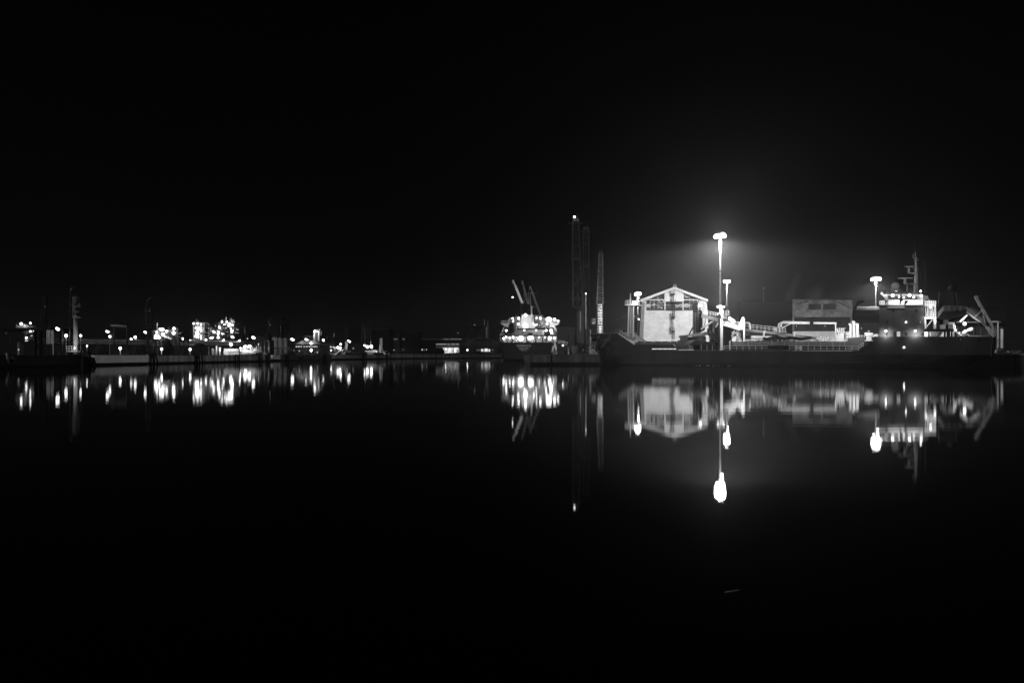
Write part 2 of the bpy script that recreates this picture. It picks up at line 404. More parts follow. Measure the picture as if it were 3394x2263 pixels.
for side, (a, b, c_, d_) in ((0, (2126, 2136, 2114, 2128)), (1, (2331, 2341, 2338, 2352))):
    k = mb(); zt = Z(1002, YW)
    k.hexa([(X(c_, YW), YW - .6, RZ), (X(d_, YW), YW - .6, RZ), (X(d_, YW), YW + 1.6, RZ), (X(c_, YW), YW + 1.6, RZ),
            (X(a, YW), YW - .6, zt), (X(b, YW), YW - .6, zt), (X(b, YW), YW + 1.6, zt), (X(a, YW), YW + 1.6, zt)])
    k.build('buttress', 'silo' if side == 0 else 'render_white', t)
# caged ladder with landings up the middle of the gable
ld = mb(); YL = YW - 1.0
for xa, ya, yb in ((2229, 970, 1000), (2232.5, 1000, 1050), (2227.5, 1050, 1096), (2232, 1096, 1122)):
    a, b = P(xa, yb, YL), P(xa, ya, YL); ld.ladder(a, b, .7, .07)
    n = max(2, int((b.z - a.z) / 1.1))
    for i in range(n + 1):
        c = a.lerp(b, i / n)
        for k in range(5):
            u, v = math.pi + math.pi * k / 5, math.pi + math.pi * (k + 1) / 5
            ld.tube(c + Vector((.45 * math.cos(u), .6 * math.sin(u) - .1, 0)), c + Vector((.45 * math.cos(v), .6 * math.sin(v) - .1, 0)), .04, None, 4, False)
lad = ld.build('caged_ladder', 'steel_mid', t)
for xa, yy in ((2229, 975), (2231, 1004), (2229, 1050), (2228, 1096)):
    k = mb(); a = P(xa, yy, YL); k.box(a.x - .75, a.x + .75, YL - .6, YL + .75, a.z - .12, a.z + .12)
    k.rail([(a.x - .7, YL - .55, a.z), (a.x + .7, YL - .55, a.z)], 1.1, .7, .05, 2).rail([(a.x - .7, YL + .6, a.z), (a.x - .7, YL - .55, a.z)], 1.1, .7, .05, 2)
    k.build('landing', 'steel_dark', lad)
k = mb(); a = P(2234, 953, YW + 1)
k.rail([(a.x - .4, YW - .2, a.z - .9), (a.x + .4, YW - .2, a.z - .9)], 1.7, .8, .13, 2).build('roof_hatch_frame', 'steel_pale', t)
# little shed left of it
t = thing('shed', 'low white shed with one dark window left of the gable warehouse', 'shed', (X(2055, 262), 262, RZ))
k = mb(); k.prism([(X(2036, 262), RZ), (X(2076, 262), RZ), (X(2076, 262), Z(1082, 262)), (X(2036, 262), Z(1095, 262))], 'y', 262, 280); k.build('wall', 'concrete', t)
mb().rect(2063.5, 2070, 1094, 1101, 261.9, .1).build('window', 'black', t)
mb().prism([(X(2035, 262), Z(1095.5, 262)), (X(2077, 262), Z(1082.3, 262)), (X(2077, 262), Z(1081, 262)), (X(2035, 262), Z(1094, 262))], 'y', 261.5, 281).build('roof', 'roof_pale', t)

# ================================================================ sheds behind the ship
t = thing('dark_warehouse', 'large dark flat-roofed warehouse behind the ship with a thin pole on its roof', 'warehouse', (X(2537, 275), 275, RZ))
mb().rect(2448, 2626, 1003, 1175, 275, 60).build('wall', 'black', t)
mb().rect(2466, 2626, 999.5, 1003, 276, 58).build('parapet', 'black', t)
mb().rect(2446, 2626.5, 1003.2, 1006, 274.6, .5).build('cornice', 'steel_dark', t)
k = mb(); k.tube(P(2531, 1000, 285), P(2531, 957, 285), .1, None, 6); k.ell(P(2531, 955, 285), .55, .4, .4); k.build('roof_pole', 'steel_pale', t)
YB = 258
t = thing('brick_warehouse', 'weathered brick warehouse with a ribbed sliding door and two blocked windows', 'warehouse', (X(2726, YB), YB, RZ))
k = mb(); k.rect(2627, 2825, 993, 1050.8, YB, 50); k.rect(2627, 2632, 1050.8, 1096, YB, 50); k.rect(2819, 2825, 1050.8, 1096, YB, 50)
k.rect(2632.05, 2818.95, 1050.8, 1096, YB + 1.5, 48); k.build('wall', 'brick', t)
mb().rect(2627, 2825, 1096, 1175, YB - .06, 50.1).build('plinth', 'concrete_pale', t)
mb().rect(2634, 2817, 1052, 1096, YB + .3, .3).build('sliding_door', 'ribbed_dark', t)
for x in (2680, 2729): mb().rect(x, x + 41, 1007, 1026, YB - .1, .15).build('window', 'ribbed_mid', t)
k = mb(); k.rect(2674, 2776, 1003, 1005.5, YB - .3, .3)
for x in (2674, 2722.5, 2772): k.rect(x, x + 4, 1005.6, 1028, YB - .25, .25)
k.build('window_frame', 'brick', t)
mb().rect(2626, 2826, 989.5, 993, YB - .5, 51).build('cornice', 'concrete', t)
k = mb(); k.rect(2627, 2819, 1094.5, 1097, YB - .5, .45); k.build('door_rail', 'steel_mid', t)
k = mb()
for a, b in (((2778, 1001), (2815, 1019)), ((2640, 1008), (2680, 997))): k.tube(P(*a, YB - .35), P(*b, YB - .35), .14, None, 6)
build_each(k, 'cable_duct', 'steel_dark', t)
def vault_shed(label, x0, x1, yr, yb, Y, dep, cat='shed', door=None, mw='ribbed_mid', mr='roof_dark', n=12, rise=None):
    t = thing('vaulted_shed', label, cat, (X((x0 + x1) / 2, Y), Y, RZ))
    a, b = X(x0, Y), X(x1, Y); zr, zb = Z(yr, Y), Z(yb, Y)
    mb().box(a, b, Y, Y + dep, RZ, zb).build('wall', mw, t)
    pr = [(dep * (.5 - .5 * math.cos(math.pi * i / n)), zb + (zr - zb) * math.sin(math.pi * i / n)) for i in range(n + 1)]
    mb().prism([(Y - .5 + u * 1.02, z) for u, z in pr], 'x', a - .3, b + .3).build('roof', mr, t)
    return t, a, b, zr, zb
t, a, b, zr, zb = vault_shed('long vaulted shed half hidden behind the ship superstructure', 2827, 2990, 1004, 1071, 262, 44, mw='ribbed_dark')
mb().box(a - .1, b, 261.4, 261.9, zb - .5, zb + .1).build('gutter', 'steel_mid', t)
mb().rect(2829, 2990, 1040, 1043, 263, 1.0).build('roof_rail', 'steel_mid', t)
k = mb(); k.path([P(2829, 1040, 261.5), P(2836, 1018, 262.5), P(2846, 1003, 264), P(2860, 999, 266)], .5, 6); k.build('gable_rib', 'steel_mid', t)
t, a, b, zr, zb = vault_shed('ribbed vaulted shed behind the stern lifeboat frame', 3165, 3326, 1006, 1080, 212, 30, mw='ribbed_mid')
mb().rect(3165, 3318, 1066, 1069, 211.3, .4).build('gutter', 'steel_pale', t)
k = mb()
for x in (3180, 3205, 3230, 3255, 3280): k.rect(x, x + 1.2, 1069, 1160, 211.6, .35)
k.build('wall_rib', 'steel_dark', t)
k = mb(); k.rect(3306, 3310, 1066, 1153, 210.9, .8); k.rect(3286, 3310, 1064, 1067.5, 210.9, .8); k.build('door_portal', 'render_white', t)
mb().prism([(X(3306, 212), RZ), (X(3342, 212), RZ), (X(3342, 212), Z(1086, 212)), (X(3306, 212), Z(1086, 212))], 'y', 215, 240).build('end_bay', 'ribbed_dark', t)
mb().rect(3317, 3325, 1090, 1153, 211, 1).build('door_pillar', 'concrete_pale', t)
# pile of steel grating and rubble at the right edge
t = thing('steel_sheet_stack', 'stack of pale steel gratings and scrap on the quay right of the stern', 'steel stack', (X(3345, 182), 182, RZ))
k = mb()
for i, y in enumerate((1172, 1168.5, 1165, 1161.5, 1158)):
    x0, x1 = 3298 + i * 2, 3342 - i * 3; k.rect(x0, x1, y, y + 2.2, 182 + i * .4, 4)
k.build('grating_sheet', 'rubble', t)
k = mb()
for i in range(26):
    x = random.uniform(3335, 3394); y = random.uniform(1166, 1176); Y = random.uniform(181, 186)
    k.bar(P(x, y, Y), P(x + random.uniform(-16, 16), y - random.uniform(-2, 7), Y + random.uniform(-1, 1)), random.uniform(.06, .18))
build_each(k, 'scrap_bar', 'rubble', t)
t = thing('quay_wall', 'concrete quay wall with dark fender recess right of the ship stern', 'quay wall', (X(3350, 178), 178, 0))
mb().box(X(3250, 177.5), 240, 177.6, 178.4, .75, 2.35).build('wall', 'concrete_dark', t)
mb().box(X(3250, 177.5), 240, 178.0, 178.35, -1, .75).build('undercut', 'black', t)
k = mb(); k.box(X(3357, 177.5), X(3363, 177.5), 177.0, 177.58, -.5, 2.2); k.build('fender', 'black', t)
mb().box(X(3290, 177.5), 240, 177.3, 178.6, 2.35, 2.7).build('kerb', 'concrete_pale', t)
t = thing('mooring_line', 'thin mooring rope from the ship stern to the right edge', 'rope', P(3302, 1127, 165))
mb().path([P(3302, 1127, 165), P(3340, 1131, 170), P(3394, 1139.5, 178), P(3420, 1146, 181)], .05, 5).build('rope', 'steel_pale', t)

# steam above the sheds: soft thin volumes
m = bpy.data.materials.new('steam'); m.use_nodes = True; nt = m.node_tree; nt.nodes.clear()
o_ = nt.nodes.new('ShaderNodeOutputMaterial'); pv = nt.nodes.new('ShaderNodeVolumePrincipled')
pv.inputs['Color'].default_value = (.95, .95, .95, 1); tc_ = nt.nodes.new('ShaderNodeTexCoord'); sb = nt.nodes.new('ShaderNodeVectorMath'); sb.operation = 'DISTANCE'; sb.inputs[1].default_value = (.5, .5, .5)
nz_ = nt.nodes.new('ShaderNodeTexNoise'); nz_.inputs['Scale'].default_value = 3.0; nz_.inputs['Detail'].default_value = 3
mr = nt.nodes.new('ShaderNodeMapRange'); mr.inputs['From Min'].default_value = .5; mr.inputs['From Max'].default_value = .1; mr.inputs['To Min'].default_value = 0; mr.inputs['To Max'].default_value = .05
ml = nt.nodes.new('ShaderNodeMath'); ml.operation = 'MULTIPLY'
nt.links.new(tc_.outputs['Generated'], sb.inputs[0]); nt.links.new(sb.outputs['Value'], mr.inputs['Value']); nt.links.new(tc_.outputs['Generated'], nz_.inputs['Vector'])
nt.links.new(mr.outputs[0], ml.inputs[0]); nt.links.new(nz_.outputs['Fac'], ml.inputs[1]); nt.links.new(ml.outputs[0], pv.inputs['Density'])
nt.links.new(pv.outputs[0], o_.inputs['Volume']); MATS['steam'] = m
def plume(label, pts, Y):
    t = thing('steam_plume', label, 'steam', P(pts[0][0], pts[0][1], Y), 'steam rising over the sheds')
    for i, (x, y, rx, ry, tl) in enumerate(pts):
        c = P(x, y, Y + i * .5); s = Y / F
        o = mb().ell((0, 0, 0), rx * s, rx * s * 1.2, ry * s, 16, 10).build('steam_puff', 'steam'); o.parent = t
        o.location = c - t.location; o.rotation_euler = (0, math.radians(tl), 0)
plume('pale steam drifting up behind the roof left of the brick warehouse', [(2616, 985, 20, 36, 10), (2628, 960, 17, 44, 18), (2641, 930, 16, 44, 22)], 330)
plume('fainter steam patch over the brick warehouse roof', [(2694, 982, 34, 34, 8), (2712, 966, 24, 36, 28)], 330)
# ================================================================ the cargo ship in front of the warehouses
YS, YC = 160.0, 167.0
ship = thing('cargo_ship', 'long dark grey cargo ship with self-unloading gear, moored across the right half', 'ship', (X(2620, YS), YC, 0))
def zz(y): return Z(y, YS)
# stations: pixel columns per level, half breadths per level, heights per level
ST = [([2004, 2002, 2000, 1988, 1972, 1955], [.1] * 6, 7.36), ([2013, 2012, 2010, 2003, 1992, 1978], [.6, .7, .9, 1.6, 2.5, 3.4], 7.36),
      ([2030, 2029, 2028, 2024, 2018, 2010], [2.4, 2.8, 3.1, 4.2, 5.0, 5.7], 7.36), ([2055, 2054, 2054, 2052, 2050, 2049], [4.6, 5.0, 5.3, 6.1, 6.5, 6.75], 7.36),
      ([2098] * 6, [6.4, 6.65, 6.75, 6.9, 6.96, 7], 4.82), ([2140] * 6, [6.9, 6.95, 6.97, 7, 7, 7], 4.82), ([2230] * 6, [7] * 6, 4.82), ([2247] * 6, [7] * 6, 3.4),
      ([2450] * 6, [7] * 6, 3.36), ([2700] * 6, [7] * 6, 3.3), ([2845] * 6, [6.2, 6.6, 6.75, 7, 7, 7], 3.28), ([2894] * 6, [5.6, 6.2, 6.4, 7, 7, 7], 5.49), ([2896] * 6, [5.58, 6.18, 6.38, 7, 7, 7], 6.62), ([2960] * 6, [4.6, 5.5, 5.9, 7, 7, 7], 6.62),
      ([3080] * 6, [3.4, 4.6, 5.2, 7, 7, 7], 6.62), ([3170] * 6, [.5, 1.6, 2.6, 6.95, 7, 7], 6.62), ([3228] * 6, [.2, .8, 1.6, 6.8, 7, 7], 6.62),
      ([3284, 3284, 3284, 3285, 3287, 3290], [.1, 1.5, 3, 6.5, 6.6, 6.6], 6.62), ([3288, 3288, 3288, 3291, 3297, 3303], [.08, .1, .2, .3, .4, .5], 6.62)]
ZL = {16: [.55, .9, 1.15, 2.4], 17: [1.75, 1.8, 1.9, 2.4], 18: [1.55, 1.6, 1.7, 2.3], 15: [-.6, .1, .35, 2.4]}
rings = []
for i, (px_, hb, zt) in enumerate(ST):
    zl = ZL.get(i, [-1.2, 0, .32, 2.4]); z5 = zl + [(zl[3] + zt) / 2, zt]
    rings.append([(X(p, YC - h), h, z) for p, h, z in zip(px_, hb, z5)])
hull = mb(); n = 6; ring_idx = []
for R in rings:
    ring_idx.append(len(hull.v))
    hull.v += [(x, YC - h, z) for x, h, z in R] + [(x, YC + h, z) for x, h, z in reversed(R)]
boot = []
for a, b in zip(ring_idx, ring_idx[1:]):
    for j in range(2 * n - 1):
        if j in (0, 1, 9, 10): boot.append(len(hull.f))
        hull.f.append((a + j, a + j + 1, b + j + 1, b + j))
    hull.f.append((a + 11, a, b, b + 11))
hull.f.append(tuple(ring_idx[0] + j for j in range(12))); hull.f.append(tuple(ring_idx[-1] + j for j in reversed(range(12))))
hull.r = []
ho = hull.build('hull', 'hull_grey', ship); ho.data.materials.append(MATS['boot_top'])
for i in boot: ho.data.polygons[i].material_index = 1
bm_fix = __import__('bmesh').new(); bm_fix.from_mesh(ho.data); __import__('bmesh').ops.recalc_face_normals(bm_fix, faces=bm_fix.faces); bm_fix.to_mesh(ho.data); bm_fix.free()
def side(x, y, off=.03):                         # point on the bow side shell (near side), by photo column and height
    z = zz(y)
    for k in range(len(rings) - 1):
        A, B = rings[k], rings[k + 1]
        def at(R):
            for q in range(5):
                if R[q][2] <= z <= R[q + 1][2] + 1e-6:
                    u = (z - R[q][2]) / max(1e-6, R[q + 1][2] - R[q][2]); return R[q][0] + u * (R[q + 1][0] - R[q][0]), R[q][1] + u * (R[q + 1][1] - R[q][1])
            return R[-1][0], R[-1][1]
        (xa, ha), (xb, hb) = at(A), at(B)
        pa, pb = CX + xa / (YC - ha) * F, CX + xb / (YC - hb) * F
        if pa <= x <= pb:
            u = (x - pa) / max(1e-6, pb - pa); h = ha + (hb - ha) * u
            return Vector((xa + (xb - xa) * u, YC - h - off, z))
    return Vector((X(x, YS), YS - off, z))
def decal(outline, name, m_, off=.05, parent=ship):
    k = mb(); f = [side(x, y, off) for x, y in outline]; b = [p + Vector((0, off * .8, 0)) for p in f]; q = len(f)
    k.add(f + b, [tuple(range(q)), tuple(range(2 * q - 1, q - 1, -1))] + [(i, i + q, (i + 1) % q + q, (i + 1) % q) for i in range(q)])
    return k.build(name, m_, parent)
k = mb()
for a, b in ((1962, 1980), (1980, 1998), (1998, 2024), (2024, 2046)):
    f = [side(x, y, .05) for x, y in ((a, 1119.5), (b, 1119.5 + .02 * (b - 1962)), (b, 1129.5 + .02 * (b - 1962)), (a, 1129.5))]
    k.add(f + [p + Vector((0, .04, 0)) for p in f], [(0, 1, 2, 3), (7, 6, 5, 4), (0, 4, 5, 1), (1, 5, 6, 2), (2, 6, 7, 3), (3, 7, 4, 0)])
band = k.build('worn_bow_band', 'steel_dark', ship)
k = mb(); random.seed(5)
for i, x in enumerate((1967, 1973, 1979, 1984, 1989.5, 1995, 2000, 2006, 2014, 2019)):
    for dx, w_, ya, yb in ((0, .9, 1121, 1128.5), (2.2, .9, 1121, 1128), (.4, 2.4, 1121 + random.choice((0, 3, 6)), None)):
        yb = ya + 1.2 if yb is None else yb
        f = [side(xx, yy, .09) for xx, yy in ((x + dx, ya), (x + dx + w_, ya), (x + dx + w_, yb), (x + dx, yb))]
        k.add(f + [p + Vector((0, .03, 0)) for p in f], [(0, 1, 2, 3), (7, 6, 5, 4), (0, 4, 5, 1), (1, 5, 6, 2), (2, 6, 7, 3), (3, 7, 4, 0)])
build_each(k, 'letter_stroke', 'crane_pale', ship)
p0, p1 = side(2000, 1141, .1), side(2039, 1141, .1)
text('KIRSAVIK', (p0 + p1) / 2 - Vector((.28, .5, .3)), .72, 'lettering_dark', ship, 'ship_name', .02, 1.0, rot=(math.pi / 2, 0, math.atan2(p1.y - p0.y, p1.x - p0.x)))
decal([(1983, 1138), (2000, 1150), (2008, 1156), (2010, 1164), (2003, 1163), (1994, 1158), (1982, 1163)], 'anchor_pocket', 'black')
k = mb(); a = side(1996, 1158, .3)
k.bar(a, a + Vector((1.0, 0, -1.4)), .16); k.bar(a + Vector((.3, -.1, -1.7)), a + Vector((1.5, -.1, -.9)), .16); k.build('anchor', 'hull_black', ship)
decal([(2063, 1154), (2066, 1153), (2070, 1157), (2069, 1160.5), (2065, 1158)], 'thruster_mark', 'black')
decal([(2003, 1194), (2022, 1193), (2032, 1197), (2048, 1198), (2050, 1200.5), (2028, 1202), (2006, 1201)], 'bow_tunnel', 'black')
for x, y, r in ((2021.5, 1113, 4.5), (1982, 1112, 2.2), (3182, 1125, 5), (3245, 1125, 5), (2682, 1206, 1.6)):
    c = side(x, y, .02); k = mb(); R = r / F * YS
    k.tube(c, c + Vector((0, -.12, 0)), R, R, 14); f = k.build('fairlead', 'black', ship)
    if r > 4 and x != 3245: o = mb().ell(c + Vector((R * .1, -.2, R * .1)), R * .34, .06, R * .34).build('fairlead_plug', 'ship_white', f)
k = mb()
for x in (2490, 2536, 3164): k.rect(x, x + 1, 1176 if x < 3000 else 1139, 1206 if x < 3000 else 1170, YS - .03, .02)
build_each(k, 'weld_seam', 'boot_top', ship)
for x0, y0, x1, Y1 in ((1984, 1111, 1962, 163.6), (1988, 1111, 1940, 163.8), (2021, 1113, 1975, 163.7)): mb().path([side(x0, y0, .1), P(x1, 1177, Y1)], .05, 5).build('mooring_rope', 'steel_pale', ship)
# bulwark caps, glowing strips standing in for lit openings in the bulwark
k = mb(); k.tube(side(2050, 1104.5, 0), side(2098, 1140, 0) + Vector((0, 0, .1)), .16, None, 6); k.tube(P(2098, 1140.3, YS), P(2104, 1140.3, YS), .14, None, 6); k.build('bulwark_cap', 'ship_white', ship)
mb().path([side(x, 1105, -.05) + Vector((0, 0, .06)) for x in (1960, 1972, 1985, 2000, 2012, 2025, 2038, 2048)], .07, 6).build('forecastle_edge', 'ship_mid', ship)  # pale tube: the rim's highlight is put into its colour
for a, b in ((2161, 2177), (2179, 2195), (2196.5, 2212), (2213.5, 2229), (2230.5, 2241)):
    mb().rect(a, b, 1155, 1157.5, YS - .06, .05).build('opening_glow', 'lamp_soft', ship)
mb().rect(2249, 2300, 1158.6, 1160, YS - .05, .05).build('opening_glow', 'window_glow', ship)
mb().rect(2232, 2845, 1160.6, 1161.8, YS - .1, .12).build('deck_edge', 'ship_mid', ship)
# ---- forecastle
fm = mb()
for x0, x1, Y in ((2082, 2084.5, 164.5), (2098, 2099.5, 164.5), (2090, 2091, 168)): fm.tube(P(x0, 1118, Y), P(x1, 1012, Y), .24, .2, 8)
for i in range(11): y = 1112 - i * 9; fm.bar(P(2083, y, 164.5), P(2098.5, y, 164.5), .05)
fo = fm.build('foremast', 'ship_white', ship)
k = mb(); k.rect(2071, 2112, 1008, 1011.5, 163.4, 3); k.rail([P(2072, 1008, 163.5), P(2096, 1008, 163.5)], .9, .6, .05, 3); k.build('mast_platform', 'ship_white', fo)
mb().rect(2096, 2113, 997, 1008, 163.6, 1.6).build('signal_box', 'ship_white', fo)
k = mb(); k.tube(P(2091, 1010, 164.5), P(2089, 985, 164.5), .22, .12); k.tube(P(2089, 985, 164.5), P(2089.5, 972, 164.5), .1); k.build('topmast', 'ship_white', fo)
mb().ladder(P(2090, 1116, 164.2), P(2092, 1012, 164.2), .5, .05).build('mast_ladder', 'steel_dark', fo)
k = mb(); k.path([P(2100, 1044, 164.5), P(2118, 1058, 164.5), P(2137, 1071, 164.5)], .06, 5); k.path([P(2082, 1043, 164.5), P(2060, 1054, 164.5), P(2038, 1060, 164.5)], .035, 5); k.build('stay_wire', 'steel_pale', fo)
lamp(fo, 2117, 1058, 164.5, 2.2, 0); lamp(fo, 2105, 1003, 163, 3.2, 40, 1.5, front=1.6, soft_=.6)
k = mb(); k.rail([P(2060, 1105, 162), P(2085, 1103.5, 162), P(2110, 1104.5, 162)], .01, 2.2, .05, 1)
k.rail([P(2063, 1120, 161), P(2110, 1119, 161)], 1.2, 1.4, .06, 3); k.rail([P(2055, 1107, 161.5), P(2063, 1106, 161.5)], .8, .6, .05, 2); k.build('forecastle_rail', 'ship_white', ship)
k = mb(); random.seed(3)
for x in (2069, 2076, 2090, 2103): k.rect(x - 3, x + 3, 1112 + random.uniform(-2, 3), 1122, 165, 1.2)
k.rect(2083, 2099, 1105, 1120, 166.2, 1.4); k.build('windlass', 'ship_mid', ship)
# ---- cargo hatch run
k = mb(); k.rect(2104, 2247, 1134, 1142, 163, 8); hc = k.build('hatch_coaming', 'ship_mid', ship)
for a, b in ((2112, 2135), (2140, 2161), (2168, 2191), (2195, 2217), (2221, 2244)):
    mb().shape([(a, 1134), (a + 2.5, 1131.3), (b - 2.5, 1131.3), (b, 1134)], 162.8, 8).build('hatch_cover', 'steel_dark', hc)
k = mb()
for x in range(2108, 2246, 10): k.rect(x, x + .9, 1134, 1141, 162.85, .14)
k.build('coaming_rib', 'ship_grey', hc)
# ---- unloading gear
k = mb(); k.rect(2246, 2297, 1127.5, 1161, 162.5, 7); k.rect(2254, 2276, 1111, 1127.5, 163, 6); k.build('conveyor_house', 'ship_grey', ship)
k = mb(); k.rect(2284, 2370, 1132, 1142, 162.4, 6); k.rect(2297, 2372, 1142, 1161, 165, 4); k.build('trunk_housing', 'steel_dark', ship)
mb().rect(2297, 2326, 1112, 1131.9, 168, 4).build('deck_locker', 'ship_grey', ship)
k = mb()
for a in (2288, 2294, 2300): k.tube(P(a, 1127, 162.2), P(a - 20, 1144, 162.2), .12, None, 6)
k.build('inclined_ladder', 'ship_mid', ship)
k = mb()
for x in (2284, 2323, 2342, 2360): k.rect(x, x + 1.6, 1142, 1160, 162.3, .3)
build_each(k, 'deck_post', 'ship_mid', ship)
bm1 = mb(); bm1.shape([(2248, 1113.5), (2350, 1098), (2350, 1108), (2290, 1117), (2250, 1120)], 164, 1.4); bo = bm1.build('discharge_boom', 'ship_mid', ship)
mb().beam(P(2272, 1117.5, 163.9), P(2294, 1114, 163.9), .2, .25).build('boom_light_strip', 'ship_white', bo)
k = mb(); k.rect(2296, 2313.5, 1003.5, 1110, 170.5, 2.4); eo = k.build('elevator_casing', 'ship_grey', ship)
k = mb(); k.rail([P(2299, 1052, 170.3), P(2313, 1052, 170.3)], 1.2, .6, .05, 3); k.ladder(P(2302, 1104, 170.3), P(2302, 1036, 170.3), .5, .05); k.build('casing_ladder', 'steel_pale', eo)
k = mb(); k.tube(P(2284, 1109, 170), P(2296, 1085, 170), .18); k.build('casing_brace', 'steel_mid', eo)
k = mb(); k.tube(P(2321, 1100, 166), P(2322, 1040, 166), .32); k.tube(P(2327, 1098, 165.6), P(2327, 1046, 165.6), .14)
k.path([P(2317, 1028, 166), P(2324, 1031, 166), P(2324, 1045, 166), P(2318, 1045, 166)], .3, 6); k.path([P(2338, 1055, 165.5), P(2337, 1072, 165.5), P(2332, 1086, 165.5)], .09, 6); k.shape([(2322, 1092), (2334, 1086), (2331, 1094), (2324, 1098)], 165.5, 1); k.build('hydraulic_ram', 'hull_black', ship)
tr = mb(); tr.beam(P(2328, 1047, 165), P(2384, 1060, 165), 1.6, .85); to = tr.build('transfer_conveyor', 'ship_mid', ship)
k = mb(); k.rail([P(2336, 1041.5, 164.2), P(2382, 1052, 164.2)], .95, .75, .06, 2); k.build('walkway_rail', 'ship_white', to)
k = mb(); k.beam(P(2324, 1091, 164.8), P(2366, 1062, 164.8), .5, .3); k.beam(P(2372, 1085, 164.8), P(2384, 1066, 164.8), .4, .3); k.build('conveyor_strut', 'steel_pale', to)
k = mb(); k.rect(2362, 2368, 1063, 1100, 167, .8); k.rect(2366, 2380, 1062, 1085, 167.4, .6); k.build('support_leg', 'ship_mid', to)
# unloader mast
k = mb(); k.tube(P(2389.5, 1161, 161.6), P(2389.5, 1018, 161.6), .27); k.tube(P(2394.3, 1160, 161.3), P(2394.3, 1042, 161.3), .12)
for y in (1150, 1120, 1090, 1060, 1036): k.tube(P(2389.5, y, 161.6), P(2389.5, y - 3, 161.6), .36)
uo = k.build('unloader_mast', 'ship_white', ship)
k = mb(); k.tube(P(2384, 1150, 161.2), P(2384, 1040, 161.2), .16); k.tube(P(2384, 1040, 161.2), P(2384, 1022, 161.2), .1); k.tube(P(2384, 1044, 161.2), P(2394, 1058, 161.2), .12); k.tube(P(2383, 1044.5, 161.2), P(2394, 1044.5, 161.2), .12)
k.tube(P(2397, 1074, 161.2), P(2412, 1058, 161.2), .11); k.tube(P(2412, 1058, 161.2), P(2412, 1046, 161.2), .1); k.build('mast_stay', 'hull_black', uo)
lo = mb().rect(2376, 2394, 1013, 1020.5, 161.2, .9).build('lamp_housing', 'ship_white', uo)
lamp(uo, 2399, 1016.5, 161.2, 3.2, 160, 1.6, front=2.5); lamp(uo, 2380, 1016.5, 161.1, 2.2, 120, 1.3, front=2.5)
lamp(eo, 2322, 1012, 171.5, 6, 70, .9, front=.9, name='floodlight')
k = mb(); k.rect(2386.5, 2393, 1021, 1042, 161.9, .8); k.ell(P(2391, 1035, 161.6), .5, .5, .8); k.rect(2378, 2388, 1037, 1042, 162, 1); k.build('winch_head', 'ship_white', uo)
k = mb(); k.rail([P(2398, 1041, 163), P(2416, 1041, 163)], .85, .6, .06, 3); k.rect(2397, 2417, 1041, 1043.5, 162.9, 1.6); k.rect(2396, 2410, 1044, 1056, 163.4, 1.2); k.build('mast_gallery', 'ship_mid', uo)
k = mb(); k.tube(P(2414, 1054, 163), P(2431, 1066, 163), .52); k.ell(P(2431, 1066, 163), .55); k.rect(2404, 2424, 1060, 1076, 164.4, 1); k.build('drive_drum', 'ship_white', ship)
k = mb(); k.shape([(2369, 1136), (2369, 1086), (2378, 1078), (2420, 1084), (2425, 1092), (2425, 1161), (2369, 1161)], 166, 5); k.build('machinery_house', 'steel_dark', ship)
k = mb(); k.beam(P(2346, 1092, 163), P(2350, 1108, 163), .5, .4); k.beam(P(2348, 1104, 163), P(2386, 1136, 163), .8, .75); k.beam(P(2350, 1104.7, 162.9), P(2399, 1104.7, 162.9), .4, .3); k.shape([(2342, 1087), (2351, 1087), (2347, 1093)], 162.8, .5); k.build('folded_arm', 'hull_black', ship)
k = mb(); k.rect(2426, 2440, 1114, 1133, 163.6, 3); k.rect(2427, 2434, 1099, 1108, 164, 2); k.rect(2441, 2450, 1100, 1112, 163.8, 2); k.shape([(2440, 1133), (2447, 1108), (2458, 1133)], 164.4, 1.6); k.build('filter_unit', 'ship_white', ship)
k = mb(); random.seed(11)
for i in range(16): x = random.uniform(2426, 2462); y = random.uniform(1094, 1130); k.tube(P(x, y, 163.2), P(x + random.uniform(-5, 5), y + random.uniform(3, 12), 163.4), random.uniform(.06, .16))
k.build('hose_bundle', 'steel_pale', ship)
cv = mb(); cv.beam(P(2398, 1071, 163.6), P(2456, 1088.5, 163.6), 1.6, 1.0); co = cv.build('belt_conveyor', 'ship_white', ship)
mb().beam(P(2456.2, 1091, 163.6), P(2712, 1121.5, 163.6), 1.5, .62).build('conveyor_trough', 'ship_mid', co)
k = mb(); k.rail([P(2422, 1074, 162.7), P(2452, 1080, 162.7)], .8, 1.0, .05, 2); k.rail([P(2456, 1086, 162.7), P(2576, 1098.5, 162.7)], 1.0, .98, .045, 2); k.build('conveyor_rail', 'ship_white', co)
k = mb()
for y0, y1 in ((1102, 1113), (1109, 1117)): k.beam(P(2470, y0, 164.6), P(2590, y1, 164.6), .6, .24)
k.build('lower_belt', 'ship_grey', co)
k = mb(); k.beam(P(2636, 1098, 163), P(2631, 1122, 163), .4, .3); k.beam(P(2534, 1098, 163), P(2530, 1122, 163), .5, .36); k.rect(2531, 2538, 1096, 1100, 162.8, .8); k.build('trough_leg', 'ship_white', co)
k = mb(); k.tube(P(2459.5, 1092, 162.6), P(2459.5, 1067, 162.6), .36); k.ell(P(2459.5, 1066, 162.6), .36, .36, .6); k.tube(P(2460, 1062, 162.6), P(2463, 1052, 162.6), .26); k.build('cyclone', 'ship_white', ship)
k = mb(); k.ppath([(2466.5, 1132), (2466.5, 1056), (2463, 1050)], 162, .2, 8); k.ppath([(2471, 1069), (2480, 1069), (2485, 1072), (2487, 1078), (2487, 1092)], 162.6, .17, 8); k.tube(P(2451, 1092, 162.8), P(2451, 1067, 162.8), .14); k.build('vent_pipe', 'ship_white', ship)
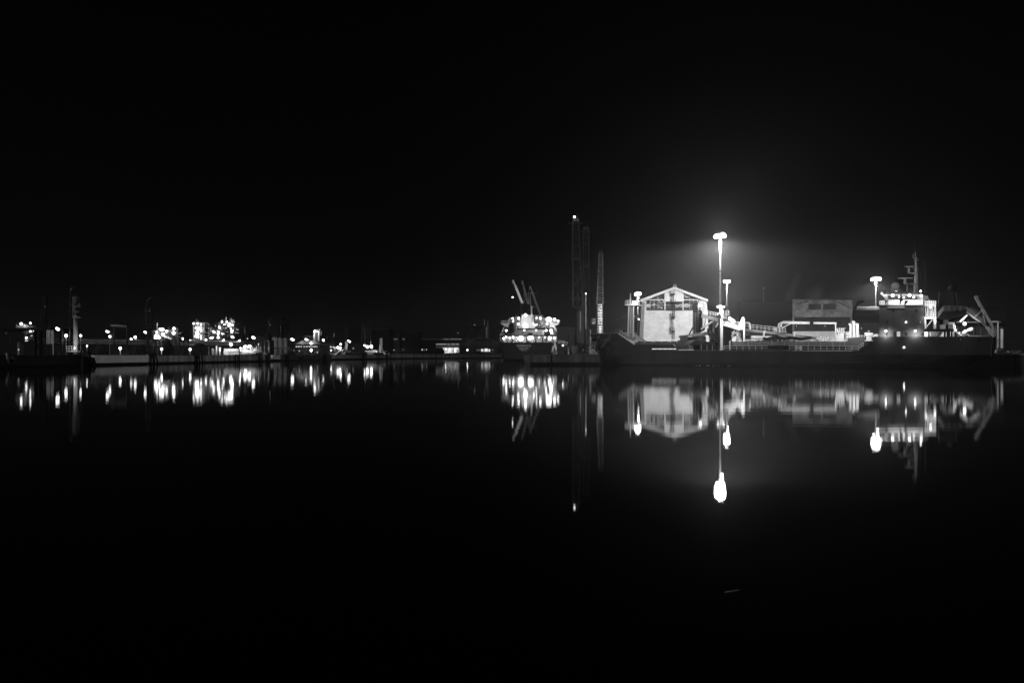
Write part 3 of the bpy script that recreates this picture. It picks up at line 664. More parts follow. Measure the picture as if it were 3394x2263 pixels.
# coaming with walkway, deck rail
k = mb(); k.rect(2426, 2809, 1131.5, 1146, 162.2, 9.6); cm = k.build('trunk_coaming', 'ship_grey', ship)
mb().rect(2426, 2845, 1146, 1161, 165.2, 5).build('trunk_side', 'steel_dark', cm)
mb().rect(2560, 2625, 1122, 1131.4, 164, 5).build('hatch_house', 'ship_grey', cm)
k = mb()
for x in list(range(2438, 2808, 40)): k.rect(x, x + 2, 1131, 1147, 162, .2)
k.build('coaming_post', 'ship_mid', cm)
k = mb(); k.rail([P(2400, 1161, YS + .15), P(2546, 1161, YS + .15)], 1.05, 1.42, .06, 2); k.rail([P(2616, 1161.5, YS + .15), P(2845, 1162.5, YS + .15)], 1.1, 1.42, .06, 2)
k.rail([P(2845, 1162, YS + .15), P(2862, 1151, YS + .15)], 1.1, 1.2, .05, 2); k.build('deck_rail', 'ship_white', ship)
k = mb(); k.rail([P(2546, 1161, YS + .1), P(2614, 1161, YS + .1)], 1.05, 1.5, .11, 1); k.build('gangway_rail', 'hull_black', ship)
k = mb(); k.ppath([(2419, 1160), (2419, 1131), (2422, 1130)], YS + .4, .15); k.build('tall_vent', 'ship_white', ship)
k = mb()
for x in (2637, 2640, 2652, 2655): k.tube(P(x, 1162, YS + .3), P(x, 1145, YS + .3), .11)
for y in (1149, 1153, 1157): k.tube(P(2640, y, YS + .3), P(2652, y, YS + .3), .07)
k.build('boarding_ladder', 'ship_white', ship)
k = mb(); k.tube(P(2767, 1155, YS + .5), P(2767, 1155, YS + .9), .42, None, 14); k.ell(P(2788, 1156, YS + .8), .6, .3, .4); k.build('deck_drum', 'black', ship)
# pipes and clutter along the trunk
k = mb(); random.seed(21)
for y, r, x0, x1 in ((1114, .11, 2490, 2560), (1117.5, .13, 2488, 2600), (1121, .1, 2492, 2570), (1126, .12, 2470, 2560), (1128, .1, 2600, 2700)): k.tube(P(x0, y, 162.9), P(x1, y + 1, 162.9), r)
k.build('deck_pipe', 'ship_white', ship)
k = mb()
for i in range(46):
    x = random.uniform(2470, 2768); h = random.uniform(3, 9); wd = random.uniform(1, 4); k.rect(x, x + wd, 1131 - h, 1131.3, random.uniform(162.6, 165), random.uniform(.3, 1))
for i in range(26): x = random.uniform(2700, 2768); k.tube(P(x, 1131, 163), P(x + random.uniform(-4, 4), 1131 - random.uniform(6, 17), 163 + random.uniform(-.4, .8)), random.uniform(.06, .15))
k.ppath([(2706, 1122), (2713, 1123), (2717, 1130)], 162.5, .2)
k.build('valve_cluster', 'ship_white', ship)
k = mb(); k.rect(2579, 2628, 1111.5, 1119, 163.4, 1.6); k.build('cable_trunk', 'ship_white', ship)
k = mb(); pts = [(2530 + i * 8, 1121 + 2.2 * math.sin(i * .9) - (2 if 2 < i < 12 else 0)) for i in range(21)]; k.ppath(pts, 162.3, .33, 7); k.build('black_hose', 'tarp', ship)
# deck crane
k = mb(); k.rect(2770, 2797, 1103, 1136, 163, 2.4); k.rect(2797, 2805, 1124, 1136, 163.3, 1); cr = k.build('crane_pedestal', 'ship_white', ship)
k = mb(); k.rail([P(2776, 1103, 162.8), P(2797, 1103, 162.8)], 1.05, .5, .09, 2); k.build('crane_rail', 'ship_white', cr)
k = mb(); k.beam(P(2770, 1106, 162.6), P(2770, 1070, 162.6), .5, .26); k.beam(P(2772, 1088, 162.6), P(2780, 1104, 162.6), .3, .22); k.build('crane_post', 'ship_white', cr)
k = mb(); k.shape([(2582, 1070), (2596, 1064), (2685, 1066.5), (2685, 1074), (2620, 1073), (2590, 1072)], 162.3, .7); k.shape([(2695, 1067), (2772, 1068.5), (2772, 1073.5), (2695, 1073.5)], 162.4, .55); k.build('crane_boom', 'ship_white', cr)
mb().rect(2684, 2696, 1066, 1074.5, 162.25, .8).build('boom_joint', 'hull_black', cr)
k = mb(); k.beam(P(2582, 1071, 162.5), P(2580.5, 1087, 162.5), .5, .3); k.beam(P(2584, 1086, 162.5), P(2584, 1100, 162.5), .5, .3); k.beam(P(2592, 1086, 162.5), P(2622, 1072, 162.5), .3, .2); k.beam(P(2590, 1072, 162.5), P(2588, 1084, 162.5), .3, .4); k.build('knuckle_arm', 'ship_white', cr)
k = mb(); k.rect(2580, 2605, 1099.5, 1101, 162, 1.6); k.rail([P(2583, 1099.5, 162), P(2604, 1099.5, 162)], .95, .75, .05, 3); k.rail([P(2566, 1098, 162), P(2575, 1099, 162)], .85, .2, .06, 1); k.build('crane_basket', 'ship_white', cr)
k = mb(); k.ppath([(2777, 1068), (2779, 1075), (2778, 1086)], 162.4, .12); k.ell(P(2778, 1069, 162.5), .3); k.build('crane_hook', 'hull_black', cr)
text('BOSVIK', P(2655, 1070.5, 162.28), .2, 'lettering_dark', cr, 'boom_lettering', .01)
for x, y in ((2441, 1092), (2532, 1088), (2640, 1080), (2735, 1080), (2801, 1087), (2856, 1088)): lamp(ship, x, y, 162, 1.3, 26, front=2.6, name='deck_or_fill_lamp', soft_=.4)  # lamps added to brighten the deck gear; their beams hang outboard
# vents before the superstructure
for x, yt, yb, r in ((2819, 1078, 1122, .25), (2830.5, 1071, 1120, .3), (2842, 1079, 1118, .32)):
    k = mb(); k.ppath([(x, yb), (x, yt), (x - 1.5, yt - 4), (x - 5, yt - 4)], 163, r, 10); k.ell(P(x - 1, yt - 3, 163), r * 1.25); k.build('gooseneck_vent', 'ship_white', ship)
k = mb(); k.ell(P(2815, 1122, 164), 1.0, 1.0, 1.7); k.tube(P(2843, 1120, 164), P(2842, 1096, 164), .55, .3); k.build('vent_base', 'ship_white', ship)
k = mb(); k.shape([(2809, 1120), (2866, 1117), (2866, 1140), (2846, 1161), (2809, 1161)], 162.4, 8); k.shape([(2866, 1118), (2894, 1130), (2866, 1146)], 162.6, 6); k.build('poop_bulkhead', 'ship_grey', ship)
k = mb(); k.rail([P(2846, 1117, 162.6), P(2866, 1117, 162.6)], .35, .7, .08, 1); k.rect(2866, 2893.5, 1127.5, 1130.5, 161.6, 2); k.rect(2866, 2893.5, 1102.5, 1112, 161.8, 1.8); k.rect(2871, 2889, 1112, 1127.4, 162, 1.4); k.rect(2876, 2883, 1096, 1098.5, 162.2, .6); k.build('mooring_winch', 'ship_white', ship)
k = mb(); k.ell(P(2906, 1114, 161.4), 1.0, .8, .55); k.build('bollard_cover', 'ship_white', ship)
# ---- superstructure
k = mb(); k.rect(2914.5, 3064, 1011, 1116, YS + .35, 12.5); so_ = k.build('deckhouse', 'deckhouse_grey', ship)
for x, y, w_, h_ in ((2958, 1024, 7, 8), (3034, 1024, 7, 8), (2936, 1063, 7, 8), (3045, 1063, 6, 7), (2936, 1103, 6.5, 8), (3054, 1104, 5, 8), (3002, 1103, 5, 9)):
    f = mb().rect(x, x + w_, y, y + h_, YS + .28, .06).build('porthole', 'steel_mid', so_); mb().rect(x + 1, x + w_ - 1, y + 1.2, y + h_ - 1.2, YS + .22, .05).build('pane', 'black', f)
mb().rect(2960, 2972, 1099, 1115.3, YS + .28, .05).build('door', 'steel_dark', so_)
mb().rect(2972.5, 2984, 1099, 1115.3, YS + .28, .05).build('open_doorway', 'window_glow', so_)
k = mb(); k.shape([(2939, 1021), (2947, 1014), (2994, 1014), (3002, 1021)], YS + .2, .3); k.build('ledge_panel', 'ship_mid', so_)
lamp(so_, 2936.5, 1097, YS - .2, 5, 24, .8, 0, False, .6, 'deck_or_fill_lamp', 1.0); lamp(so_, 3033.5, 1097, YS - .2, 5, 24, .8, 0, False, .6, 'deck_or_fill_lamp', 1.0)
lamp(so_, 3003, 1067.5, YS - .1, 3.3, .8); lamp(so_, 3050, 1067.5, YS, 1.3)
lamp(ship, 2996.5, 1151, YS - .1, 3.6, .6, name='hull_lamp')
mb().rect(2914, 3064.5, 1010, 1012, YS + .2, 13).build('bridge_deck', 'ship_mid', so_)
wh = mb(); Yw = YS + 1.2
wh.rect(2944, 3046, 994, 1010, Yw + .4, 8); wo = wh.build('wheelhouse', 'ship_white', ship)
def slant(k, x0, x1, y0, y1, Yt, Yb, dep, inset=0):
    k.hexa([(X(x0 + inset, Yb), Yb, Z(y1, Yb)), (X(x1 - inset, Yb), Yb, Z(y1, Yb)), (X(x1 - inset, Yb), Yb + dep, Z(y1, Yb)), (X(x0 + inset, Yb), Yb + dep, Z(y1, Yb)),
            (X(x0, Yt), Yt, Z(y0, Yt)), (X(x1, Yt), Yt, Z(y0, Yt)), (X(x1, Yt), Yt + dep, Z(y0, Yt)), (X(x0, Yt), Yt + dep, Z(y0, Yt))])
k = mb(); slant(k, 2928, 3052, 975, 993.8, Yw - .6, Yw + .3, 8.4, 12); k.build('window_band', 'ship_mid', wo)
for a, b in ((2943, 2963), (2964.5, 2984), (2985.5, 3003), (3004.5, 3022), (3023.5, 3038)):
    k = mb(); slant(k, a, b, 981, 991, Yw - .5, Yw - .03, .12); k.build('bridge_window', 'glass_dark', wo)
k = mb(); k.shape([(2936, 974.8), (2937, 968), (3046, 968), (3049, 974.8)], Yw - .8, 9.5); k.build('wheelhouse_roof', 'hull_black', wo)
k = mb(); k.rail([P(2938, 968, Yw), P(3048, 968, Yw)], .75, .8, .04, 2); k.rail([P(2929, 963, Yw), P(2939, 961, Yw)], .3, .7, .06, 1); k.build('roof_rail', 'steel_mid', wo)
k = mb(); k.rect(2926, 2941, 976, 981, Yw - .9, 1.2); slant(k, 2928, 2942, 981, 996, Yw - .85, Yw - .2, .3, 2); k.rect(2936, 2943, 1001, 1011, Yw - .2, .4); k.build('bridge_wing', 'ship_mid', wo)
k = mb(); k.rail([P(2916, 1011, YS + .4), P(2932, 1011, YS + .4)], .95, .35, .06, 3); k.rail([P(3066, 1011, YS + .6), P(3102, 1011, YS + .6)], 1.0, .5, .06, 3); k.build('wing_rail', 'ship_white', wo)
mb().rect(2944.2, 3045.8, 993.4, 995.2, Yw + .2, .3).build('window_sill', 'ship_white', wo)
for x, y, r, I, a_ in ((2959, 979, 6.2, 22, 1), (3014.5, 978.5, 6.2, 22, 1), (2980, 983.5, 2.2, 0, 1), (2996, 986, 2.3, 2, 1.2), (3029, 985, 3, 3, 1.5), (2923, 972.5, 3.6, 30, .8), (3052, 965, 4, 6, .9), (3053.5, 980, 5, 10, 1.1), (3084.5, 1018, 5, 12, 1)): lamp(wo, x, y, Yw - 1.3, r, I, a_, name='floodlight')
lamp(wo, 2971, 965, Yw - .5, 1.6, 0, 2.6, name='floodlight')
k = mb(); k.shape([(2999, 997), (3010, 996), (3008, 1003), (3003, 1008), (2997, 1010.5)], YS + .1, .04); k.build('flag', 'tarp', wo)
k = mb(); k.tube(P(2983.5, 1008, Yw - 1.4), P(2987, 975, Yw - 1.4), .14); k.ell(P(2987, 994, Yw - 1.4), .35); k.build('searchlight_post', 'hull_black', wo)
k = mb(); k.ell(P(2969, 950, Yw + 3), .95, .95, 1.05, 14, 9); k.tube(P(2969, 968, Yw + 3), P(2969, 955, Yw + 3), .7); k.ell(P(2982, 953, Yw + 3), .3, .3, .6); k.tube(P(2956, 967, Yw + 2), P(2956, 943, Yw + 2), .07); k.build('radome', 'ship_mid', wo)
# radar mast
k = mb(); Ym = Yw + 4
k.tube(P(3036, 968, Ym), P(3037, 905, Ym), .55, .34, 10).tube(P(3037, 905, Ym), P(3035.5, 858, Ym), .3, .2, 10).tube(P(3035.5, 858, Ym), P(3034.5, 834, Ym), .1, .06)
ma = k.build('radar_mast', 'ship_mid', ship)
k = mb(); k.shape([(3006, 939), (3036, 938), (3036, 946)], Ym - .5, 1); k.shape([(3008, 904), (3035, 903), (3035, 909)], Ym - .4, .8); k.rect(3030, 3041, 853, 856.5, Ym - .4, .8); k.rect(3028, 3046, 860, 862, Ym - .3, .5); k.tube(P(3024, 843, Ym), P(3035, 844.5, Ym), .07); k.tube(P(3027, 848, Ym), P(3027, 855, Ym), .1); k.rect(3026, 3046, 889.5, 891, Ym - .3, .5); k.build('mast_arm', 'ship_mid', ma)
k = mb(); k.rect(2976, 3026, 920.5, 923, Ym - .9, .3); k.rect(2999, 3029, 882, 884.5, Ym - .7, .3); k.build('radar_scanner', 'steel_pale', ma)
k = mb(); k.tube(P(3000, 938, Ym - .7), P(3000, 923, Ym - .7), .3); k.ell(P(3002, 939, Ym - .7), .5, .4, .4); k.tube(P(3014, 904, Ym - .6), P(3014, 885, Ym - .6), .14); k.tube(P(3010, 904, Ym - .6), P(3010, 890, Ym - .6), .08); k.tube(P(3007, 966, Ym - .5), P(3007, 942, Ym - .5), .16); k.build('scanner_post', 'ship_mid', ma)
k = mb(); k.ladder(P(3049, 940, Ym + .5), P(3047, 902, Ym + .5), .6, .05); k.shape([(3047, 878), (3051, 876), (3052, 882), (3048, 884)], Ym, .1); k.build('mast_cage', 'steel_dark', ma)
k = mb(); k.tube(P(3066, 970, Ym + 1), P(3067, 870, Ym + 1), .05, .03, 5); k.tube(P(3031, 834, Ym), P(3030, 800, Ym), .03, .02, 5); k.build('whip_aerial', 'steel_mid', ma)
# stair tower behind the bridge
k = mb(); k.rect(3046, 3060, 984, 1010, YS + 1.8, 4); k.rect(3064, 3104, 1050.5, 1056, YS + .5, 4); k.rect(3065, 3070, 1056, 1090, YS + .7, .8); k.rect(3096, 3101, 1056, 1090, YS + .7, .8); k.rect(3064, 3102, 1010.5, 1012.5, YS + .4, 4); st = k.build('stair_tower', 'ship_white', ship)
k = mb(); k.rail([P(3072, 1050, YS + .6), P(3102, 1050, YS + .6)], 1.1, .6, .06, 3)
for x in (3068, 3074, 3079, 3086, 3092, 3097, 3101): k.tube(P(x, 1050, YS + .9), P(x, 1000, YS + .9), .09)
k.ppath([(3066, 1090), (3078, 1075), (3090, 1060)], YS + 1.4, .12); k.tube(P(3099, 1090, YS + .5), P(3099, 1058, YS + .5), .28)
for y in range(1062, 1090, 5): k.rect(3095, 3103, y, y + 1.5, YS + .2, .3)
k.build('stair_rail', 'ship_white', st)
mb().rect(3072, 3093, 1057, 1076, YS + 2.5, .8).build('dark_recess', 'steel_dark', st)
lamp(st, 3070, 1054, YS + .2, 3, 5); lamp(st, 3099, 1061, YS, 3.2, 5)
k = mb(); k.shape([(3057, 977), (3078, 981), (3072, 990), (3062, 1000)], YS + 2, .4); k.path([P(3072, 984, YS + 2), P(3084, 1000, YS + 2)], .12); k.build('wing_brace', 'ship_mid', st)
# funnel
k = mb(); k.shape([(3112, 1012), (3114, 966), (3162, 964), (3166, 1012)], 168, 4.5); fn = k.build('funnel', 'hull_grey', ship)
mb().shape([(3162, 967), (3171, 968), (3174, 1012), (3166, 1012)], 168.6, 3).build('funnel_side', 'ship_grey', fn)
k = mb(); k.ell(P(3156, 957, 170), 1.0, 1.0, 1.1); k.shape([(3150, 965), (3180, 963), (3172, 969), (3150, 968)], 168.8, 2); k.build('funnel_cap', 'black', fn)
# aft deck
k = mb(); k.shape([(3108, 1052), (3126, 1032), (3196, 1030), (3196, 1044), (3150, 1058), (3120, 1060)], YS + .9, 10); k.rect(3116, 3170, 1058, 1097, YS + 5, 5); af = k.build('aft_canopy', 'hull_black', ship)  # lower black block stands for the shaded void under the canopy
k = mb(); k.rail([P(3128, 1031, YS + .8), P(3182, 1031, YS + .8)], 1.15, 1.1, .06, 3); k.rail([P(3110, 1052, YS + .7), P(3128, 1031, YS + .8)], 1.15, .6, .06, 3); k.rail([P(3183, 1031, YS + 5), P(3205, 1031, YS + 5)], 1.15, 1.1, .05, 3); k.build('canopy_rail', 'ship_mid', af)
mb().rect(3062, 3162, 1090.5, 1098, YS + .5, 9).build('aft_beam', 'hull_black', af)
k = mb()
for x in (3076, 3129, 3138, 3152, 3164): k.rect(x, x + (6 if x != 3138 else 12), 1098, 1116, YS + .6, 1)
build_each(k, 'aft_pillar', 'hull_black', af)
k = mb(); k.rect(3064, 3162, 1098, 1116, YS + 3.2, .5); k.build('lit_bulkhead', 'ship_white', af)
k = mb(); k.ladder(P(3108, 1115, YS + 2.6), P(3118, 1099, YS + 2.6), .8, .07); k.shape([(3084, 1100), (3090, 1098), (3125, 1099), (3110, 1115), (3086, 1115)], YS + 2.9, .2); k.build('aft_stair', 'steel_mid', af)
flood(af, P(3095, 1104, YS + 1.6), 16, .2); flood(af, P(3068, 1102, YS + 1.6), 8, .2); flood(af, P(3148, 1103, YS + 2.2), 4, .2)
for a, b, y0, y1, m_ in ((3115.5, 3135, 1076, 1090, 'ship_mid'), (3143.5, 3165, 1068, 1089, 'ship_mid'), (3127, 3143, 1056, 1076, 'ship_grey')): mb().rect(a, b, y0, y1, YS + 1.5, 2).build('deck_box', m_, ship)
k = mb(); k.rect(3160, 3163, 1074, 1115, YS + .8, .5); k.rect(3165, 3168, 1078, 1100, YS + .8, .5); k.rect(3162, 3172, 1090, 1100, YS + .6, 1); k.rect(3163, 3170, 1100, 1115, YS + .8, .8); k.build('white_davit_post', 'ship_white', ship)
k = mb(); k.rect(3177, 3183, 1100, 1115, YS + .8, 1); k.rect(3188, 3194, 1102, 1115, YS + .8, 1); k.ppath([(3190, 1107), (3202, 1098), (3218, 1092)], YS + .6, .38, 8); k.ell(P(3219, 1092, YS + .6), .5); k.ppath([(3172, 1103), (3180, 1109), (3188, 1113)], YS + .6, .16); k.ppath([(3194, 1114), (3200, 1108), (3208, 1109), (3212, 1113)], YS + .6, .18); k.build('provision_crane', 'ship_white', ship)
lamp(ship, 3197.5, 1073, YS + .2, 6.5, 30, name='floodlight')
mb().rect(3211, 3270, 1111.5, 1115.3, YS + .5, .4).build('stern_rail_board', 'ship_mid', ship)
k = mb(); k.tube(P(3245, 1115, YS + .6), P(3245, 1076, YS + .6), .1); k.ell(P(3246, 1073, YS + .6), .4); k.build('stern_lamp_post', 'hull_black', ship)
# free-fall lifeboat ramp
k = mb(); Yr = YS + 1.2
k.beam(P(3232, 981, Yr), P(3289, 1082, Yr), 1.2, .62); k.beam(P(3289.5, 1080, Yr), P(3289, 1113, Yr), .8, .36)
k.beam(P(3203, 1034, Yr), P(3267, 1080, Yr), .5, .34); k.beam(P(3266, 1078, Yr), P(3288, 1112, Yr), .5, .36); k.beam(P(3231, 1050, Yr), P(3256, 1028, Yr), .4, .22); k.beam(P(3257, 1030, Yr), P(3265, 1074, Yr), .4, .24); k.beam(P(3275, 1083, Yr), P(3289, 1100, Yr), .4, .25)
rp = k.build('lifeboat_ramp', 'steel_pale', ship)
mb().beam(P(3182, 1066, Yr - .2), P(3207, 1043, Yr - .2), .5, .42).build('ramp_foot', 'ship_white', rp)
k = mb(); a, b = P(3206, 1022, Yr + 2.2), P(3275, 1070, Yr + 2.2); d = (b - a).normalized(); u = Vector((-d.z, 0, d.x)); u = -u if u.z < 0 else u
prof = [(0, .25), (.08, .8), (.25, 1.15), (.6, 1.2), (.85, .95), (1, .3)]; rows = []
for tt, rr in prof:
    c = a.lerp(b, tt); rows.append([c + u * (rr * math.sin(2 * math.pi * i / 10) * 1.05) + Vector((0, rr * math.cos(2 * math.pi * i / 10), 0)) for i in range(10)])
o0 = len(k.v); k.v += [tuple(p) for r_ in rows for p in r_]; k.r.append((o0, len(k.v), None))
for j in range(len(rows) - 1): k.f += [(j * 10 + i, j * 10 + (i + 1) % 10, (j + 1) * 10 + (i + 1) % 10, (j + 1) * 10 + i) for i in range(10)]
k.f += [tuple(range(10)), tuple(range(len(k.v) - 10, len(k.v)))]
lb = k.build('lifeboat', 'ship_grey', rp, True)
k = mb(); k.tube(P(3244, 985, Yr + .5), P(3252, 984, Yr + .5), .3); k.beam(P(3249, 1024, Yr - .4), P(3251, 1016, Yr - .4), .3, .4); k.build('ramp_fitting', 'steel_mid', rp)
k = mb(); q = [P(3290.5, 1116, YS + .35), P(3303, 1116, YS + 6.3), P(3301, 1140, YS + 6.3), P(3295, 1176, YS + 6), P(3288, 1184, YS + 2.5), P(3285.5, 1176, YS + .4)]
k.add(q + [p + Vector((-.05, .2, 0)) for p in q], [(5, 4, 3, 2, 1, 0), (6, 7, 8, 9, 10, 11)] + [(i, (i + 1) % 6, (i + 1) % 6 + 6, i + 6) for i in range(6)]); tp = k.build('transom', 'ship_mid', ship)  # paler than the hull: light falling on the stern is put into its colour
k = mb(); random.seed(8)
for i in range(12): x = random.uniform(3291, 3303); y = random.uniform(1085, 1113); k.tube(P(x, y, YS + 3), P(x + random.uniform(-3, 3), y + 6, YS + 3), .09)
k.build('stern_gear', 'steel_pale', ship)
# floating foam flecks along the hull
fk = mb(); random.seed(4)
for i in range(70):
    x = random.gauss(2380, 70); Y = random.uniform(146, 158); c = Vector((X(x, Y), Y, .012)); r = random.uniform(.02, .11)
    fk.box(c.x - r * 1.8, c.x + r * 1.8, Y - r, Y + r, .004, .02 + r * .3)
fo_ = fk.build('foam', 'foam'); fo_['kind'] = 'stuff'
# ================================================================ bulk carrier seen from astern
YT = 311.0
tz = thing('bulk_carrier', 'brightly lit bulk carrier seen from astern with TZAREVICH on its dark transom', 'ship', (X(1753, YT), YT, 0))
xs_ = lambda x: X(x, YT)
xc_ = xs_(1753)
sec = []                                                     # (y, half breadths bottom..top, heights)
for Y, hb, zs_ in ((YT, (5.5, 10.2, 11.6, 12.5, 12.9), (0.6, .65, 1.6, 4.2, 8.1)), (YT + 6, (2, 8, 11.8, 12.7, 12.9), (-.8, 0, 1.6, 4.2, 8.1)), (YT + 22, (9, 11.6, 12.8, 12.9, 12.9), (-1, 0, 1.6, 4.2, 8.1)),
                   (YT + 22.1, (9, 11.6, 12.8, 12.9, 12.9), (-1, 0, 1.6, 4.2, 6.5)), (YT + 120, (12, 12.8, 12.9, 12.9, 12.9), (-1, 0, 1.6, 4.2, 6.5)), (YT + 150, (1, 2, 4, 6, 8), (-1, 0, 1.6, 4.2, 9))):
    sec.append([(xc_ - h, Y, z) for h, z in zip(hb, zs_)] + [(xc_ + h, Y, z) for h, z in zip(reversed(hb), reversed(zs_))])
k = mb(); q = 10
for s_ in sec: k.v += s_
for j in range(len(sec) - 1):
    k.f += [(j * q + i, j * q + (i + 1) % q, (j + 1) * q + (i + 1) % q, (j + 1) * q + i) for i in range(q)]
k.f += [tuple(range(q - 1, -1, -1)), tuple(range(len(k.v) - q, len(k.v)))]
k.build('hull', 'boot_top', tz)
def zt_(y): return Z(y, YT)
text('TZAREVICH', (xs_(1735.5), YT - .06, zt_(1149.5)), 1.36, 'lettering_pale', tz, 'ship_name', .03, .92)
text('VALLETTA', (xs_(1736), YT - .06, zt_(1157.5)), 1.0, 'lettering_pale', tz, 'port_name', .03, .95)
text('IMO 9000118', (xs_(1736.5), YT - .06, zt_(1162)), .5, 'lettering_pale', tz, 'hull_number', .03, 1.0)
YD = YT + 6
k = mb(); k.rect(1668, 1846, 1111.5, 1136, YT + 7, 12); d1 = k.build('poop_house', 'ship_white', tz)
for x in (1697, 1716, 1744, 1774, 1796.5, 1809, 1831): mb().rect(x, x + 3.2, 1117, 1134, YT + 6.8, .25).build('door', 'steel_mid', d1)
mb().rect(1664, 1846, 1110.2, 1113.2, YT + 2.2, 18).build('boat_deck', 'hull_black', tz)
k = mb(); k.rail([P(1664, 1110, YT + 2.4), P(1845, 1110, YT + 2.4)], 1.1, 2.2, .06, 3); k.rail([P(1661, 1135, YT + .3), P(1846, 1135, YT + .3)], 1.0, 2.2, .06, 3); k.build('deck_rail', 'ship_mid', tz)
k = mb(); k.rect(1714, 1804, 1092, 1110, YT + 7.5, 10); d2 = k.build('engine_house', 'ship_white', tz)
mb().rect(1749, 1765, 1102.5, 1110, YT + 7.2, .4).build('vent_louvre', 'steel_dark', d2)
mb().rect(1729.5, 1735, 1100.5, 1104.5, YT + 7.3, .3).build('door', 'steel_mid', d2)
k = mb()
for x in (1737, 1776.5, 1792): k.rect(x, x + .9, 1096, 1110, YT + 7.3, .25)
build_each(k, 'pillar', 'ship_white', d2)
mb().rect(1708, 1832, 1087.5, 1091.8, YT + 6, 14).build('upper_deck', 'hull_black', tz)
k = mb(); k.shape([(1719, 1087.3), (1726, 1064), (1731, 1043), (1766, 1043), (1769, 1064), (1774, 1087.3)], YT + 9, 9); fn = k.build('funnel_casing', 'ship_white', tz)
mb().rect(1729.5, 1761, 1013, 1043.2, YT + 8.6, 9).build('funnel_top', 'black', fn)
k = mb()
for x in (1736, 1744, 1752): k.tube(P(x, 1014, YT + 12), P(x, 1008, YT + 12), .7, None, 10)
k.build('exhaust_pipe', 'black', fn)
k = mb(); k.ppath([(1761.5, 1014), (1763, 1054), (1767, 1072), (1774, 1082)], YT + 8, .38, 8); k.build('white_riser', 'ship_white', fn)
mb().rect(1729.5, 1735, 1043.5, 1061, YT + 8.6, .4).build('light_panel', 'ship_white', fn)
k = mb(); k.rect(1774, 1832, 1052, 1087.4, YT + 12, 8); k.rect(1688, 1718, 1052, 1110, YT + 14, 6); k.rect(1832, 1841, 1075, 1110, YT + 12, 6); build_each(k, 'bridge_house', 'ship_mid', tz)
k = mb(); k.shape([(1660, 1071), (1690, 1071), (1690, 1085), (1676, 1082), (1661, 1074)], YT + 13, 3); k.shape([(1822, 1066), (1854, 1069), (1853, 1075), (1840, 1079), (1836, 1086), (1822, 1086)], YT + 11, 3); k.build('bridge_wing', 'ship_white', tz)
k = mb(); k.rail([P(1661, 1071, YT + 12.8), P(1686, 1071, YT + 12.8)], 1.1, .9, .08, 3); k.rail([P(1834, 1068, YT + 10.8), P(1856, 1068, YT + 10.8)], 1.1, .9, .08, 3); k.rail([P(1765, 1052, YT + 11.8), P(1800, 1052, YT + 11.8)], 1.0, 1, .07, 2); k.build('wing_rail', 'ship_white', tz)
k = mb(); k.beam(P(1664, 1101, YT + 9), P(1671, 1083, YT + 9), .4, .35); k.tube(P(1846, 1098, YT + 6), P(1835, 1082, YT + 8), .3); k.tube(P(1838, 1083, YT + 7), P(1848, 1101, YT + 5), .4); k.rect(1657.5, 1660.5, 1117, 1130, YT + .5, .6); k.build('wing_prop', 'ship_white', tz)
k = mb(); k.tube(P(1710.5, 1134, YT + 5), P(1710.5, 1047, YT + 5), .3); k.tube(P(1704.5, 1083, YT + 5.5), P(1707, 1110, YT + 5.5), .22); k.tube(P(1685, 1077, YT + 4), P(1688.5, 1055, YT + 4), .22); k.beam(P(1698, 1111, YT + 4), P(1705, 1103, YT + 4), .4, .4); fr_ = k.build('boat_davit', 'ship_white', tz)
k = mb(); c0, c1 = P(1695, 1072, YT + 4), P(1695, 1106, YT + 4); k.ell((c0 + c1) / 2, 1.5, 1.5, (c0.z - c1.z) / 2 + .3, 12, 9); k.build('lifeboat', 'hull_black', fr_)
k = mb(); k.shape([(1717, 1087), (1725, 1072), (1726, 1060), (1722, 1060), (1712, 1087)], YT + 8, .4); k.build('casing_wing', 'ship_mid', tz)
random.seed(2)
k = mb()
for i in range(60):
    x = random.uniform(1664, 1842); k.rect(x, x + random.uniform(.8, 4), 1136 - random.uniform(1, 6), 1136, YT + random.uniform(.5, 3), random.uniform(.4, 1.2))
k.build('mooring_gear', 'steel_dark', tz)
k = mb()
for i in range(26): x = random.uniform(1770, 1822); y = random.uniform(1056, 1086); k.tube(P(x, y, YT + 11), P(x + random.uniform(-6, 6), y + random.uniform(-5, 5), YT + 11.4), random.uniform(.08, .2))
for i in range(14): x = random.uniform(1657, 1672); k.tube(P(x, 1111 - random.uniform(0, 8), YT + 3), P(x + random.uniform(-2, 2), 1111, YT + 3), .13)
build_each(k, 'deck_fitting', 'ship_white', tz)
k = mb(); k.path([P(1838, 1136, YT), P(1846, 1150, YT - 10), P(1843, 1165, YT - 40)], .12, 5); k.build('stern_rope', 'steel_pale', tz)
